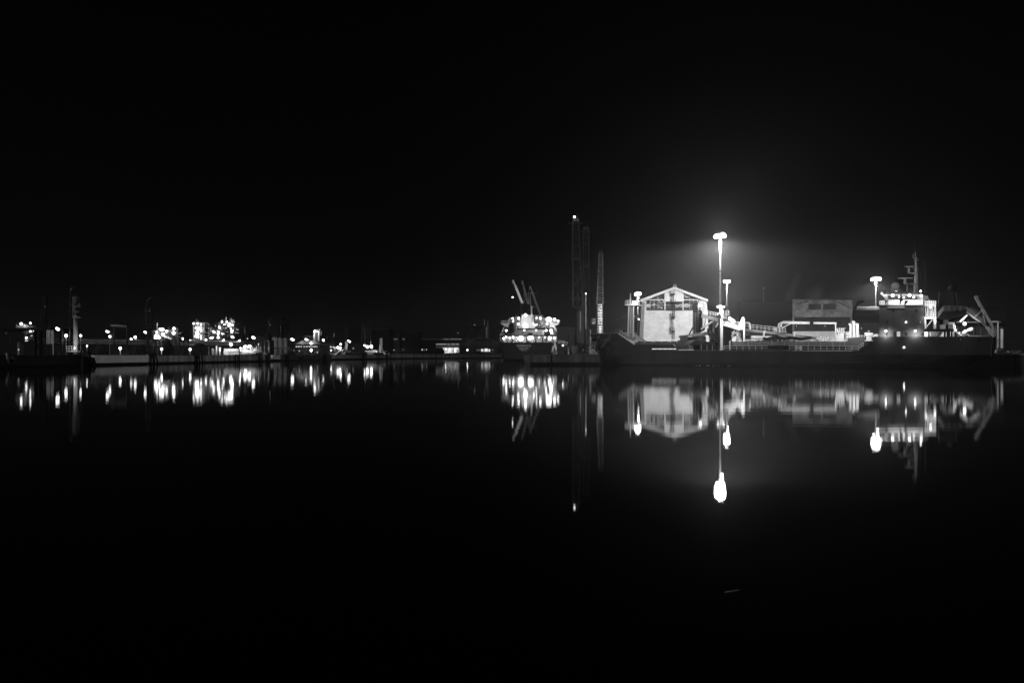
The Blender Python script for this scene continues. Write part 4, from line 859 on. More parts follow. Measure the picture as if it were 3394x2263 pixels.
TZL = [(1742, 1044, 6, 26), (1742, 1080, 8.5, 60), (1719, 1055, 5, 16), (1699, 1055, 3.4, 8), (1701, 1064, 2.3, 0), (1717.7, 1073.7, 4.6, 12), (1678, 1095.5, 4.4, 9), (1738, 1094, 2.8, 5), (1777, 1094, 2.8, 5), (1810, 1095, 4.4, 9),
       (1819, 1059, 10, 120), (1838, 1059, 6, 30), (1849.6, 1063.6, 4.2, 12), (1770, 1076, 3.8, 10), (1778.6, 1053.6, 2.3, 0), (1791, 1055, 5, 14), (1778.6, 1075.7, 2.4, 0), (1813, 1073, 4.4, 10), (1826, 1095, 6.5, 40), (1829, 1104, 5, 20),
       (1669, 1122, 4.4, 8), (1677.5, 1116.5, 3.4, 5), (1689.5, 1119, 3.6, 5), (1701, 1118, 4.8, 10), (1725.7, 1121.5, 10, 50), (1756, 1120, 8, 40), (1764, 1119, 6, 0), (1787, 1117.5, 2.7, 4), (1806, 1117.5, 2.7, 4), (1822, 1120.5, 6.8, 26), (1837, 1120, 4.8, 12), (1702, 1134, 1.6, 0), (1846, 1117, 2, 0)]
for x, y, r, I in TZL: lamp(tz, x, y, YT + (6.2 if y > 1090 else 7.2) - (4 if 1110 < y < 1130 else 0), r, I * .55, 1.25 if r > 9 else 1.0, name='deck_or_fill_lamp')
# its cargo cranes and aft mast
for x0, y0, x1, y1, Y, m_ in ((1734, 1012, 1700, 928, 350, 'ship_white'), (1753, 1022, 1731, 930, 385, 'ship_mid'), (1792, 1046, 1757, 948, 420, 'ship_mid')):
    a, b = P(x0, y0, Y), P(x1, y1, Y)
    k = mb(); k.box(a.x - 1.4, a.x + 1.4, Y - 1.4, Y + 1.4, 6.4, a.z + 1); po = k.build('crane_post', 'crane_paint', tz)
    k = mb(); k.beam(a, a.lerp(b, .8), 1.2, 1.15); k.beam(a.lerp(b, .78), b, .9, .7); k.build('crane_jib', m_, po)
    k = mb(); k.tube(b, b + Vector((-.1, 0, -2.2)), .4); k.build('crane_sheave', 'crane_pale', po)
flood(tz, P(1752, 1040, 330), 420, .3, 120, 22)  # added fill that brightens the crane jibs, no lamp body here
k = mb(); Ya = 336
for x in (1751, 1758): k.tube(P(x, 1050, Ya), P(x, 968, Ya), .3)
k.rect(1736, 1780, 971.5, 973.5, Ya - .4, .8); k.tube(P(1737, 1018, Ya), P(1737, 972, Ya), .16); k.tube(P(1779, 972, Ya), P(1779, 957, Ya), .1); k.tube(P(1752, 968, Ya), P(1753, 958, Ya), .12); k.rect(1766, 1776, 1017, 1018.5, Ya, .6)
k.build('signal_mast', 'steel_mid', tz)
k = mb(); k.tube(P(1699, 1070, YT + 14), P(1699, 988, YT + 14), .07, None, 5); al = k.build('aerial', 'steel_dark', tz); lamp(al, 1699, 985, YT + 14, 2.2, 0)

# ================================================================ pier and its gear in the middle
t = thing('pier_wall', 'stained concrete pier head in front of the bulk carrier and ship bow', 'pier', (12, 157, 0))
k = mb(); k.box(3.75, 8.9, 157, 157.5, .62, 2.35); k.box(9.15, 20.25, 157, 157.5, .62, 2.35); k.box(3.75, 3.99, 157.5, 211, .62, 2.35); k.box(20.01, 20.25, 157.5, 164.6, .62, 2.35); k.build('wall', 'quay_stain', t)
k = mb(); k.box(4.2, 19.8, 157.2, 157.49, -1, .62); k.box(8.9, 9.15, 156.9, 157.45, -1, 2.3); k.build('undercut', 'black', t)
k = mb(); k.box(3.7, 20.3, 156.9, 157.6, 2.35, 2.5); k.build('kerb', 'concrete', t)
def fl(x, Y): return P(x, 1177, Y).x
# hose reels / drum at the pier end
t = thing('hose_reel', 'pale curved hose reel and pipes at the right end of the pier', 'hose reel', (X(1968, 159), 159, RZ))
k = mb()
for i, (r, x) in enumerate(((13, 1963), (11, 1958.5), (9, 1954))):
    c = P(x, 1176, 159 + i * .3); R = r / F * 159 * 1.35
    k.path([c + Vector((R * .62 * math.cos(math.pi * j / 10), 0, R * math.sin(math.pi * j / 10))) for j in range(7 if i else 8)], .1 if i else .17, 6)
for x in (1955, 1960, 1964): k.tube(P(x, 1177, 159), P(x, 1160, 159), .13)
k.build('hose', 'ship_white', t)
mb().rect(1952.5, 1958.5, 1149.5, 1155.5, 159, .5).build('control_box', 'ship_white', t)
k = mb(); k.tube(P(1957, 1150, 159), P(1956, 1134, 159), .12); k.tube(P(1956, 1134, 159), P(1955, 1115, 160), .05); k.build('post', 'steel_pale', t)
k = mb(); k.ppath([(1977, 1171), (1981, 1173), (1982, 1176.5), (1977, 1177)], 158.2, .14); k.build('hose_end', 'ship_white', t)
t = thing('parking_sign', 'black sign board with a white letter P on the pier', 'sign', (X(1934, 159.5), 159.5, RZ))
mb().rect(1926.5, 1940, 1153, 1168, 159.5, .08).build('board', 'steel_dark', t); mb().rect(1932.6, 1933.4, 1166.5, 1178, 159.6, .07).build('post', 'steel_mid', t)
text('P', P(1933.5, 1165.5, 159.45), .92, 'lettering_pale', t, 'letter', .015)
t = thing('cabinet', 'pale upright electrical cabinet in the middle of the pier', 'cabinet', (X(1906, 160), 160, RZ))
mb().rect(1898.5, 1914.5, 1146.5, 1178, 160, 1.1).build('body', 'ship_mid', t); mb().rect(1900, 1906, 1150, 1170, 159.95, .06).build('door', 'ship_mid', t)
t = thing('container', 'long grey container standing on the pier behind the P sign', 'container', (X(1932, 168), 168, RZ))
mb().rect(1908, 1954, 1141.5, 1175, 168, 2.4).build('body', 'ribbed_pale', t)
k = mb(); k.bar(P(1916, 1165, 167.8), P(1926, 1147, 167.8), .14); k.bar(P(1920, 1152, 167.7), P(1936, 1143, 167.7), .1); k.build('brace', 'steel_dark', t)
t = thing('pier_bollard', 'white tapered post at the foot of the dark bin on the pier', 'bollard', (X(1884, 158.4), 158.4, RZ))
k = mb(); k.tube(P(1884.5, 1177.5, 158.4), P(1883.5, 1160, 158.4), .2, .1); k.tube(P(1883.5, 1160, 158.4), P(1883, 1150, 158.4), .09, .07); k.build('post', 'ship_white', t)
t = thing('waste_skip', 'dark bin with slanted hopper top left of the pale cabinet', 'bin', (X(1877, 161), 161, RZ))
k = mb(); k.rect(1872, 1882.5, 1146.5, 1178, 161, 2.2); k.shape([(1864, 1147), (1882, 1147), (1878, 1156), (1871, 1160)], 160.8, 1); k.build('body', 'crane_paint', t)
t = thing('dark_pole', 'black upright pole on the pier near the lamp', 'pole', (X(1885, 166), 166, RZ)); mb().rect(1883.5, 1886.5, 1111, 1148, 166, .3).build('post', 'black', t); mb().rect(1884, 1886, 1148, 1176, 166.05, .2).build('foot', 'black', t)
t = thing('dark_pole', 'black upright pole behind the pale cabinet', 'pole', (X(1906.5, 166), 166, RZ)); mb().rect(1905, 1908, 1110.5, 1146, 166, .3).build('post', 'black', t); mb().rect(1905.5, 1907.5, 1146, 1176, 166.05, .2).build('foot', 'black', t)
t = thing('pier_lamp', 'small bright lamp on a short post on the pier', 'lamp', (X(1865.5, 160), 160, RZ))
mb().tube(P(1866, 1177, 160), P(1866, 1149, 160), .06).build('post', 'steel_mid', t); lamp(t, 1865.5, 1144.5, 160, 3, 5)
t = thing('loading_hopper', 'grey cargo hopper with ragged bright rim on the left of the pier', 'hopper', (X(1858, 170), 170, RZ))
k = mb(); k.shape([(1848, 1131), (1874, 1135), (1869, 1150), (1866, 1176), (1852, 1176), (1849, 1150)], 170, 3.4); k.build('bin', 'concrete_dark', t)
k = mb(); random.seed(12)
k.ppath([(1849, 1131), (1856, 1129), (1866, 1133), (1876, 1135), (1882, 1137)], 169.8, .13)
for i in range(16): x = random.uniform(1850, 1880); k.tube(P(x, 1138, 169.7), P(x + random.uniform(-5, 5), 1130, 169.9), .07)
k.ppath([(1868, 1141), (1874, 1142), (1880, 1142)], 169.5, .1); k.build('rim', 'ship_white', t)
t = thing('gangway', 'pale slanted gangway legs at the bulk carrier stern on the pier', 'gangway', (X(1840, 200), 200, RZ))
k = mb(); k.beam(P(1838, 1136, 196), P(1843, 1158, 196), .5, .5); k.beam(P(1835, 1146, 196), P(1831, 1162, 196), .45, .45); k.build('rail', 'ship_white', t)
k = mb(); random.seed(13)
for i in range(22): x = random.uniform(1828, 1846); y = random.uniform(1160, 1176); k.tube(P(x, y, 196), P(x + random.uniform(-3, 3), y + random.uniform(-4, 4), 196), .12)
k.build('ladder_gear', 'steel_pale', t)
t = thing('rope_pile', 'low heap of mooring ropes along the pier edge', 'ropes', (X(1790, 158.6), 158.6, RZ))
k = mb(); random.seed(14)
for i in range(18):
    x = random.uniform(1758, 1845); c = P(x, 1176.3, random.uniform(157.8, 159.5)); k.path([c + Vector((.28 * math.cos(j), .2 * math.sin(j), .02 + .02 * j)) for j in range(7)], .05, 5)
    if i % 3 == 0: k.tube(c, c + Vector((.5, 0, .03)), .09)
k.build('rope', 'steel_pale', t)
t = thing('screen_wall', 'dark slatted storage screen behind the pier between the two ships', 'wall', (X(1870, 262), 262, RZ))
k = mb(); k.rect(1846, 1906, 1084, 1176, 262, 1)
k.build('panel', 'crane_paint', t); k = mb()
for y in range(1086, 1130, 4): k.rect(1846, 1902, y, y + 1.2, 261.7, .25)
for x in (1846, 1902, 1905): k.rect(x, x + 1.4, 1082, 1170, 261.6, .35)
k.build('slat', 'steel_mid', t)

# ================================================================ mobile harbour cranes
def crane(label, Y, px_base, boom, tower, lit=False, lampxy=None, cab=None, mb_='crane_paint'):
    t = thing('harbour_crane', label, 'crane', (X(px_base, Y), Y, RZ), 'mobile harbour cranes with raised lattice booms'); c = X(px_base, Y)
    k = mb(); k.box(c - 4.2, c + 4.2, Y - 5, Y + 5, RZ + 1.3, RZ + 3.2)
    for sx in (-1, 1):
        for sy in (-1, 1): k.box(c + sx * 4.6 - .7, c + sx * 4.6 + .7, Y + sy * 4.2 - .8, Y + sy * 4.2 + .8, RZ, RZ + 2.2)
    ch = k.build('chassis', mb_, t)
    for sx in (-1.5, -.5, .5, 1.5):
        for s_ in (-1, 1): mb().tube((c + sx * 2.0, Y + s_ * 3.2 - .5, RZ + .75), (c + sx * 2.0, Y + s_ * 3.2 + .5, RZ + .75), .75, None, 14).build('wheel', 'black', ch)
    x0, x1, yt, yb = tower
    k = mb(); a, b = X(x0, Y), X(x1, Y)
    k.box(a + .6, b - .6, Y - 2, Y + 3.5, RZ + 3.2, Z(yb, Y)); tw = k.build('slewing_house', mb_, t)
    k = mb(); zt2, zb2 = Z(yt, Y), Z(yb, Y)
    for p in (a + .5, b - .5): k.box(p - .5, p + .5, Y - 1.2, Y + 1.2, zb2, zt2)
    for f_ in (0, .3, .55, .97): z = zb2 + (zt2 - zb2) * f_; k.box(a + 1.01, b - 1.01, Y - 1.1, Y + 1.1, z, z + .9)
    k.ladder((a + (b - a) * .3, Y - 1.4, RZ + 4), (a + (b - a) * .3, Y - 1.4, zt2 - 1), .5, .06); k.build('tower', mb_, t)
    (bx0, by0, w0), (bx1, by1, w1) = boom
    p, q = P(bx0, by0, Y - 3), P(bx1, by1, Y - 3)
    k = mb(); W0, W1 = w0 / F * Y, w1 / F * Y; k.truss(p, q, W0, W1, max(9, int((q - p).length / 2.6)), .15, W0 * .8, W1 * .8)
    bo = k.build('boom', 'crane_pale' if lit else 'crane_lattice', t)  # lit crane takes a paler paint: its light is put into the colour
    k = mb(); k.box(q.x - W1 * .5, q.x + W1 * .5, Y - 4, Y - 2, q.z, q.z + 1.0); k.bar((q.x - W1 * 1.3, Y - 3, q.z - .5), (q.x + W1 * 1.3, Y - 3, q.z - .5), .12); k.tube((q.x + W1 * .3, Y - 3, q.z), (q.x + W1 * .3, Y - 3, q.z + 3), .1); k.build('boom_head', 'steel_mid', bo)
    k = mb(); m0 = p.lerp(q, .55); k.box(m0.x - W0 * .62, m0.x + W0 * .35, Y - 5, Y - 4.6, m0.z, m0.z + .5); k.rail([(m0.x - W0 * .6, Y - 5, m0.z + .5), (m0.x + W0 * .3, Y - 5, m0.z + .5)], 1.0, .7, .06, 2); k.build('boom_platform', 'steel_mid', bo)
    k = mb()
    for dx in (-.4, .4): k.path([q + Vector((dx, 1, 0)), Vector(((a + b) / 2 + dx, Y, zt2)), Vector((b + 1.5, Y + 3, RZ + 8))], .05, 4)
    k.build('hoist_rope', 'cable', t)
    if cab:
        for (cx0, cx1, cy0, cy1) in cab:
            f = mb().rect(cx0, cx1, cy0, cy1, Y - 1.6, 2).build('cab', mb_, t); mb().rect(cx0 + 1.5, cx1 - 1.5, cy0 + 2, cy0 + (cy1 - cy0) * .55, Y - 1.66, .05).build('cab_window', 'glass_dark', f)
    if lampxy:
        for x, y, r, I in lampxy: lamp(t, x, y, Y - 5, r, I)
    return t
c1 = crane('tallest harbour crane, left one of the pair, with a lamp on its boom tip', 232, 1922, ((1915, 1018, 30), (1908, 735, 20)), (1909, 1939, 906, 1030), lampxy=[(1904, 719, 4.2, 6), (1942, 974, 2.2, 2)], cab=None)
k = mb(); k.tube(P(1923.5, 1097, 226), P(1923.5, 1033, 226), .18); k.tube(P(1941.5, 1092, 226), P(1941.5, 975, 226), .2); k.build('lit_pipe', 'ship_mid', c1)
c2 = crane('slimmer harbour crane standing close behind the tallest one', 268, 1950, ((1945, 1040, 21), (1942, 762, 18)), (1940, 1957, 940, 1062), cab=[(1951, 1964, 994, 1013), (1964, 1975, 1021, 1038)])
c3 = crane('lone shorter harbour crane with a brightly lit base behind the ship bow', 312, 1988, ((1988, 1008, 20), (1992, 840, 11)), (1979, 1997, 1010, 1118), lit=True, cab=[(1962, 1974, 1056, 1074)], mb_='crane_pale')
k = mb()
for y in range(1008, 1100, 9): k.rect(1982, 1995, y, y + 3, 306, .5)
for i in range(18): x = random.uniform(1981, 1996); y = random.uniform(1008, 1090); k.tube(P(x, y, 305.8), P(x + random.uniform(-5, 5), y + random.uniform(-6, 6), 305.9), .16)
k.tube(P(1988.5, 1118, 306), P(1988.5, 1080, 306), .3); k.build('lit_stairway', 'ship_white', c3)
flood(c3, P(1989, 1040, 298), 90, .3); flood(c3, P(1986, 1085, 299), 60, .3); flood(c3, P(1990, 1000, 300), 40, .3)
t = thing('crane_undercarriage', 'dark wheeled machine parked below the two tall cranes', 'vehicle', (X(1930, 205), 205, RZ))
k = mb(); k.rect(1912, 1946, 1137, 1150, 205, 4); k.rect(1944, 1952, 1118, 1140, 205, 3); k.build('body', 'crane_paint', t)
for x in (1918, 1931, 1941): mb().tube(P(x, 1148, 204.7), P(x, 1148, 205.6), 1.05, None, 14).build('wheel', 'black', t)
t = thing('light_column', 'thin lit pole between the tall cranes and the ship bow', 'pole', (X(1957.5, 225), 225, RZ)); mb().rect(1956, 1959, 1092, 1176, 225, .4).build('post', 'ship_mid', t)
# ================================================================ left quay edge
def Yq(x, Xc=-92.0):                                        # distance at which a column meets the left quay line
    Y = Xc * F / (x - CX)
    return Y
def quay_seg(label, name, poly, ztop, zbot, m_, dep=.5, piles=True, cat='quay wall'):
    """wall along plan polyline, undercut to the water"""
    t = thing(name, label, cat, (poly[0][0], poly[0][1], 0), 'quay walls along the water')
    k = mb(); u = mb()
    for (xa, ya), (xb, yb) in zip(poly, poly[1:]):
        d = Vector((xb - xa, yb - ya, 0)).normalized(); nrm = Vector((d.y, -d.x, 0)) * dep
        def slab(kk, z0, z1, off0, off1):
            p = [Vector((xa, ya, 0)) + nrm * off0, Vector((xb, yb, 0)) + nrm * off0, Vector((xb, yb, 0)) + nrm * off1, Vector((xa, ya, 0)) + nrm * off1]
            kk.hexa([(q.x, q.y, z0) for q in p] + [(q.x, q.y, z1) for q in p])
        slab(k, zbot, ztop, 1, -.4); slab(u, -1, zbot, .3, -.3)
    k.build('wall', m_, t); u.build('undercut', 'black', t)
    return t
def cols(xa, xb, n=4, Xc=-92.0): return [(Xc, Yq(xa + (xb - xa) * i / n, Xc)) for i in range(n + 1)]
quay_seg('unlit dark quay wall at the far left edge', 'quay_wall', [(-92, 60), (-92, Yq(262))], 2.3, .4, 'hull_black')
t = quay_seg('white smooth concrete quay apron with a slanted left end', 'quay_apron', [(-91.6, Yq(300)), (-91.6, Yq(472))], 2.27, .55, 'concrete_pale', 1.0)
k = mb(); ya = Yq(300); k.prism([(ya - 1.0, 2.27), (ya, 2.27), (ya, .55), (ya - .3, .55)], 'x', -91.9, -90.6); k.build('slanted_end', 'concrete_pale', t)
quay_seg('stained concrete quay wall between the white apron and the silos', 'quay_wall', [(-92, Yq(475)), (-92, Yq(893))], 2.2, .5, 'quay_stain_pale')
quay_seg('short pale concrete quay block in front of the silos', 'quay_apron', [(-91.9, Yq(896)), (-91.9, Yq(921))], 2.3, .75, 'concrete_pale', .9)
quay_seg('dim stained quay wall in front of the tent roofed hall', 'quay_wall', [(-92, Yq(922)), (-92, 328)], 2.4, .4, 'concrete_dark')
t = quay_seg('white concrete jetty face with slanted left end below the two bright lamps', 'quay_apron', [(-88.6, 337), (-75.6, 403)], 2.45, .7, 'concrete_pale', 1.2)
quay_seg('long far quay wall with pale rib stains across the harbour end', 'quay_wall', [(-75.2, 415.5), (-10, 551), (30, 553)], 3.1, .8, 'quay_far')
# bumper piles: timber dolphins
def dolphin(label, x, w, ytop, ybot, Y, n, band=True, pale=0, m_='timber'):
    t = thing('mooring_dolphin', label, 'mooring piles', (X(x, Y), Y, 0), 'timber mooring dolphins along the left quay')
    random.seed(int(x)); W = w / F * Y; zt = Z(ytop, Y)
    for i in range(n):
        f_ = (i / max(1, n - 1) - .5); top = Vector((X(x, Y) + f_ * W * .72, Y + random.uniform(-.5, .5), zt + random.uniform(-.25, .15))); bot = Vector((X(x, Y) + f_ * W, Y + random.uniform(-.9, .9), -1))
        mb().tube(bot, top, .2, .17, 8).build('pile', 'timber_pale' if i in (range(n)[:pale] if pale > 0 else []) else m_, t)
    if band:
        k = mb()
        for dz in (.35, .9): k.box(X(x, Y) - W * .42, X(x, Y) + W * .42, Y - .85, Y - .62, zt - dz - .12, zt - dz + .12)
        k.build('waling', 'timber_pale', t)
    return t
dolphin('dark timber dolphin with pale ladder rungs left of the white apron', 282, 40, 1164, 1212, 145, 5)
dolphin('wide dark timber dolphin with a white banded pile right of the white apron', 500, 46, 1168, 1211, 173, 7, True, 0)
dolphin('dark timber dolphin below the third low quay lamp', 656, 40, 1166, 1207, 197, 7)
dolphin('narrow leaning pile pair in front of the lit yard wall', 787, 12, 1174, 1204, 226, 3, False)
dolphin('dark timber dolphin under the bright loading yard lamps', 859, 20, 1168, 1201, 246, 5)
dolphin('dark timber dolphin beside the pale quay block', 888, 15, 1169, 1201, 254, 5)
dolphin('timber dolphin in front of the third silo', 950, 15, 1172, 1199, 276, 4)
dolphin('timber dolphin before the tent roofed hall, left one', 995, 15, 1172, 1198, 293, 4)
dolphin('timber dolphin right of the tent roofed hall', 1077, 12, 1174, 1196, 330, 4)
dolphin('thick dark timber dolphin at the slanted end of the white jetty', 1207, 17, 1167, 1194, 340, 6)
dolphin('slim timber dolphin before the lattice post on the jetty', 1253, 10, 1170, 1192, 380, 3)
dolphin('pale topped timber dolphin right of the white jetty', 1293, 9, 1170, 1190, 412, 3, False, 1)
dolphin('far timber dolphin left of the lit far facade', 1328, 14, 1166, 1190, 428, 4, False)
k = mb(); Y = 171
for y in (1174, 1179, 1184): k.rect(484, 490, y, y + 2.6, Y, .4)
t = thing('striped_marker', 'white banded marker post leaning on the wide timber dolphin', 'marker', (X(486, Y), Y, 0)); k.build('band', 'render_white', t); mb().tube(P(482, 1215, Y + .3), P(489, 1165, Y + .3), .16).build('post', 'timber', t)
t = thing('quay_ladder', 'pale steel ladder on the dark dolphin left of the white apron', 'ladder', (X(284, 143.5), 143.5, 0)); mb().ladder(P(284, 1202, 143.5), P(284, 1166, 143.5), .85, .06, .55).build('rungs', 'timber_pale', t)
t = thing('fender', 'curved pale rubber fender hanging on the dark wall at the far left', 'fender', (X(25, 118), 118, 0))
k = mb(); k.path([P(21, 1171, 120), P(23.5, 1180, 119.6), P(25, 1190, 119.6), P(26.5, 1201, 120)], .16, 7); k.build('rubber', 'steel_pale', t); mb().rect(29, 46, 1182, 1201, 121, .4).build('pad', 'steel_mid', t)

# ================================================================ row of street lamps and low quay lamps
def street_lamp(label, x, y, sz, I, Xc=-110.0):
    Y = Xc * F / (x - CX); c = P(x, y, Y)
    t = thing('street_lamp', label, 'street lamp', (c.x + 1.2, Y, LZ), 'street lamps along the left quay')
    mb().tube((c.x + 1.2, Y, LZ), (c.x + 1.2, Y, c.z - .35), .09, .06).build('pole', 'steel_mid', t)
    k = mb(); k.path([(c.x + 1.2, Y, c.z - .36), (c.x + .9, Y, c.z - .1), (c.x + .4, Y + .05, c.z + .12)], .05, 6); k.hexa([(c.x - .7, Y - .2, c.z + .42), (c.x + .6, Y - .2, c.z + .1), (c.x + .6, Y + .35, c.z + .1), (c.x - .7, Y + .35, c.z + .42), (c.x - .7, Y - .1, c.z + .5), (c.x + .6, Y - .1, c.z + .2), (c.x + .6, Y + .2, c.z + .2), (c.x - .7, Y + .2, c.z + .5)]); k.build('lamp_head', 'steel_mid', t)
    lamp(t, x, y, Y - .1, sz, I, 1.75, 30, front=.5)
for a in (('tilted street lamp at far left above the pale upright pipes', 190.6, 1090, 5.4, 60), ('tilted street lamp left of the hose gantry', 356, 1099, 4.2, 40), ('tilted street lamp beside the tall lattice mast', 481.7, 1101, 4.2, 40),
          ('tilted street lamp under the brightest distillation tower', 770.5, 1117, 4, 50), ('tilted street lamp left of the dark square stack', 840, 1119, 4.8, 60), ('tilted street lamp in front of the first silo', 909.5, 1122.5, 4.5, 60),
          ('tilted street lamp between the silos and the tent roofed hall', 969, 1125, 4.5, 60), ('tilted street lamp over the peak of the tent roofed hall', 1016, 1126, 4.5, 60), ('tilted street lamp right of the twin lit column', 1073, 1128, 4.5, 60)): street_lamp(*a)
def post_lamp(label, x, y, Y, r, I, base=LZ, tilt=0, sx=.85, grp='low lamps on the left quay'):
    c = P(x, y, Y); t = thing('quay_lamp', label, 'lamp', (c.x, Y, base), grp)
    mb().tube((c.x, Y, base), (c.x, Y, max(c.z - .2, base + .3)), .06).build('post', 'steel_pale', t)
    lamp(t, x, y, Y, r, I, sx, tilt)
post_lamp('low round quay lamp under the hose gantry', 398, 1154, 163, 5.8, 22)
post_lamp('low round quay lamp right of the wide dolphin', 535.6, 1157, 182, 5.2, 22)
post_lamp('low round quay lamp above the pile dolphin left of the lit yard', 630, 1157.5, 197, 5.2, 22)
post_lamp('low oval quay lamp in front of the tent roofed hall', 1031, 1160.5, 316, 6, 34, sx=.75)
post_lamp('large tilted oval lamp on the yard wall', 765, 1141, 225, 6, 40, tilt=45, sx=1.2)
post_lamp('round lamp on a tall post left of the loading tower', 218.6, 1112, 165, 6, 30, sx=1)
post_lamp('round lamp just right of the loading tower', 267, 1112, 170, 4.6, 16, sx=1)
post_lamp('round lamp close to the hose gantry top left', 364, 1115, 185, 4.4, 16, sx=1)
post_lamp('left one of the two big round lamps on the white jetty', 1217.5, 1149.5, 392, 5.8, 60, sx=1, grp='lamps on the white jetty')
post_lamp('right one of the two big round lamps on the white jetty', 1230.5, 1148.5, 394, 6.4, 60, sx=1, grp='lamps on the white jetty')
post_lamp('small lamp just left of the two big jetty lamps', 1208.5, 1144.5, 385, 3.6, 12, sx=1, grp='lamps on the white jetty')
post_lamp('small dim lamp low at the far left edge', 61.5, 1158.5, 150, 1.8, 1, sx=1)
post_lamp('small low lamp on the quay right of the loading tower', 288, 1146.5, 168, 2.2, 3, sx=1)

# ================================================================ pipe rack
Yr0, Yr1 = 232.0, 300.0
def YR(x): return Yr0 + (Yr1 - Yr0) * x / 830
rack = thing('pipe_rack', 'long pipe rack with bright pipes and round lamps across the left plant', 'pipe rack', (X(415, YR(415)), YR(415), LZ))
def rp(x, y): return P(x, y, YR(x))
for y0, y1, r in ((1124.5, 1134, .55), (1132.5, 1143.5, .34), (1119, 1131.5, .22), (1129, 1139, .18)):
    mb().path([rp(-20, y0), rp(200, y0 + (y1 - y0) * .45), rp(845, y1)], r, 12).build('pipe', 'pipe_metal', rack, True)
for i in range(16):
    x = 10 + i * 54; k = mb(); c = rp(x, 1142)
    for dy in (-1.2, 1.2): k.bar((c.x, c.y + dy, LZ), (c.x, c.y + dy, rp(x, 1118).z), .13)
    for y in (1119.5, 1128, 1136, 1144): z = rp(x, y + 1.5).z - .6; k.bar((c.x, c.y - 1.4, z), (c.x, c.y + 1.4, z), .1)
    k.build('trestle', 'steel_mid', rack)
for x, y, r, I in ((59, 1105.5, 4.3, 16), (434.6, 1124.5, 4.3, 16), (448, 1117.5, 5.2, 22), (502, 1131, 2.5, 8), (546, 1131, 3, 10), (585, 1130, 3.5, 12), (606.5, 1122.5, 4.4, 16), (612.5, 1130, 4.4, 16), (630.5, 1129.5, 4.4, 16), (654, 1131, 4.2, 14), (682.5, 1126, 4.1, 14), (741, 1127, 3.7, 12), (794.5, 1128.5, 3.6, 12)):
    lamp(rack, x, y, YR(x) - 1.6, r, I)
for i in range(5):
    x0 = 505 + i * 70; mb().path([rp(x0, 1146), rp(x0 + 60, 1147)], .25, 8).build('lower_pipe', 'steel_mid', rack)

# ================================================================ far left: loading shed, tower, gantry
Y = 205
t = thing('loading_shed', 'dark flat-roofed loading shed with lit machinery at the far left', 'shed', (X(90, Y), Y, LZ))
mb().rect(-30, 168, 1085.5, 1093, Y, 14).build('roof', 'roof_dark', t)
k = mb(); k.rect(-30, 168, 1093.2, 1095, Y + .5, .3)
for x in (-10, 30, 112, 128): k.rect(x, x + 2, 1095, 1178, Y + .4, .5)
k.frame(X(112, Y), X(168, Y), Y + 1, Y + 12, [LZ, Z(1140, Y), Z(1095, Y)], 3, 1, .22); k.build('frame', 'steel_dark', t)
for i, (x, r) in enumerate(((157, .2), (162.5, .17), (166, .12), (172.5, .2), (176.5, .15))): mb().tube(P(x, 1180 if i == 4 else 1140, Y - 1), P(x, 1094, Y - 1), r, None, 8).build('downpipe', 'pipe_metal', t)
k = mb(); k.rect(53, 83, 1078.5, 1085.4, Y + 2, 3); k.rect(76, 82, 1073, 1078.4, Y + 2.2, 2); k.rect(83.5, 98, 1077.5, 1085.4, Y + 2, 2.4); k.rect(99.5, 106, 1080, 1085.4, Y + 2, 2); k.ppath([(53, 1082), (55, 1073), (58, 1069)], Y + 2, .1); k.build('roof_plant', 'ship_mid', t)
k = mb(); random.seed(31)
for i in range(24): x = random.uniform(72, 113); y = random.uniform(1095, 1124); k.rect(x, x + random.uniform(2, 9), y, y + random.uniform(1.5, 4), Y + 3 + random.uniform(0, 2), .8)
k.shape([(99, 1110), (110, 1110), (105, 1117)], Y + 2.6, 1); k.build('machinery', 'ship_mid', t)
for x, y, r, I, sx in ((70, 1073, 5.2, 40, .9), (100.5, 1071, 3.8, 12, .9), (100, 1098, 3.6, 20, 1), (110, 1097, 2, 4, 1), (87, 1119.5, 3.6, 14, 1.1), (87.5, 1129, 1.5, 4, 4)): lamp(t, x, y, Y + 1.2, r, I, sx)
mb().rect(-30, 112, 1095.2, 1176, Y + 10, .5).build('back_wall', 'roof_dark', t)
t = thing('storage_tank', 'squat grey tank with domed top in the dark at far left', 'tank', (X(67, 190), 190, LZ))
k = mb(); k.tube((X(67, 190), 190, LZ), (X(67, 190), 190, Z(1137, 190)), .7, None, 16); k.ell((X(67, 190), 190, Z(1137, 190)), .7, .7, .4); k.build('shell', 'tank', t)
Y = 200
t = thing('chimney', 'dim lattice chimney far behind the loading shed', 'chimney', (X(146, 330), 330, LZ))
mb().truss(P(144, 1170, 330), P(147.5, 982, 330), 2.6, 1.6, 16, .11).build('lattice', 'steel_dark', t); mb().tube(P(144.5, 1170, 330), P(147.5, 978, 330), .7, .55, 10).build('flue', 'steel_dark', t)
Y = 158
t = thing('loading_tower', 'pale loading arm tower with a wide slatted head on a thick round column', 'tower', (X(250.5, Y), Y, LZ))
mb().tube(P(250.5, 1173, Y), P(250.5, 1052, Y), .46, .44, 16).build('column', 'steel_pale', t, True)
k = mb()
for x in (239.5, 243, 246.5, 250, 253.5, 257.5): k.rect(x, x + 1.3, 982, 1050, Y - .3 + .25 * (x % 2), .3)
k.rect(238.5, 259.5, 1049, 1052.5, Y - .6, 1.4); k.rect(239, 259, 1014, 1016.5, Y - .5, 1.1); k.rect(247, 259, 1032, 1034, Y - .5, .5)
k.shape([(246, 1050), (248, 1042), (252, 1042), (255, 1050)], Y - .65, .3); k.build('slatted_head', 'crane_pale', t)
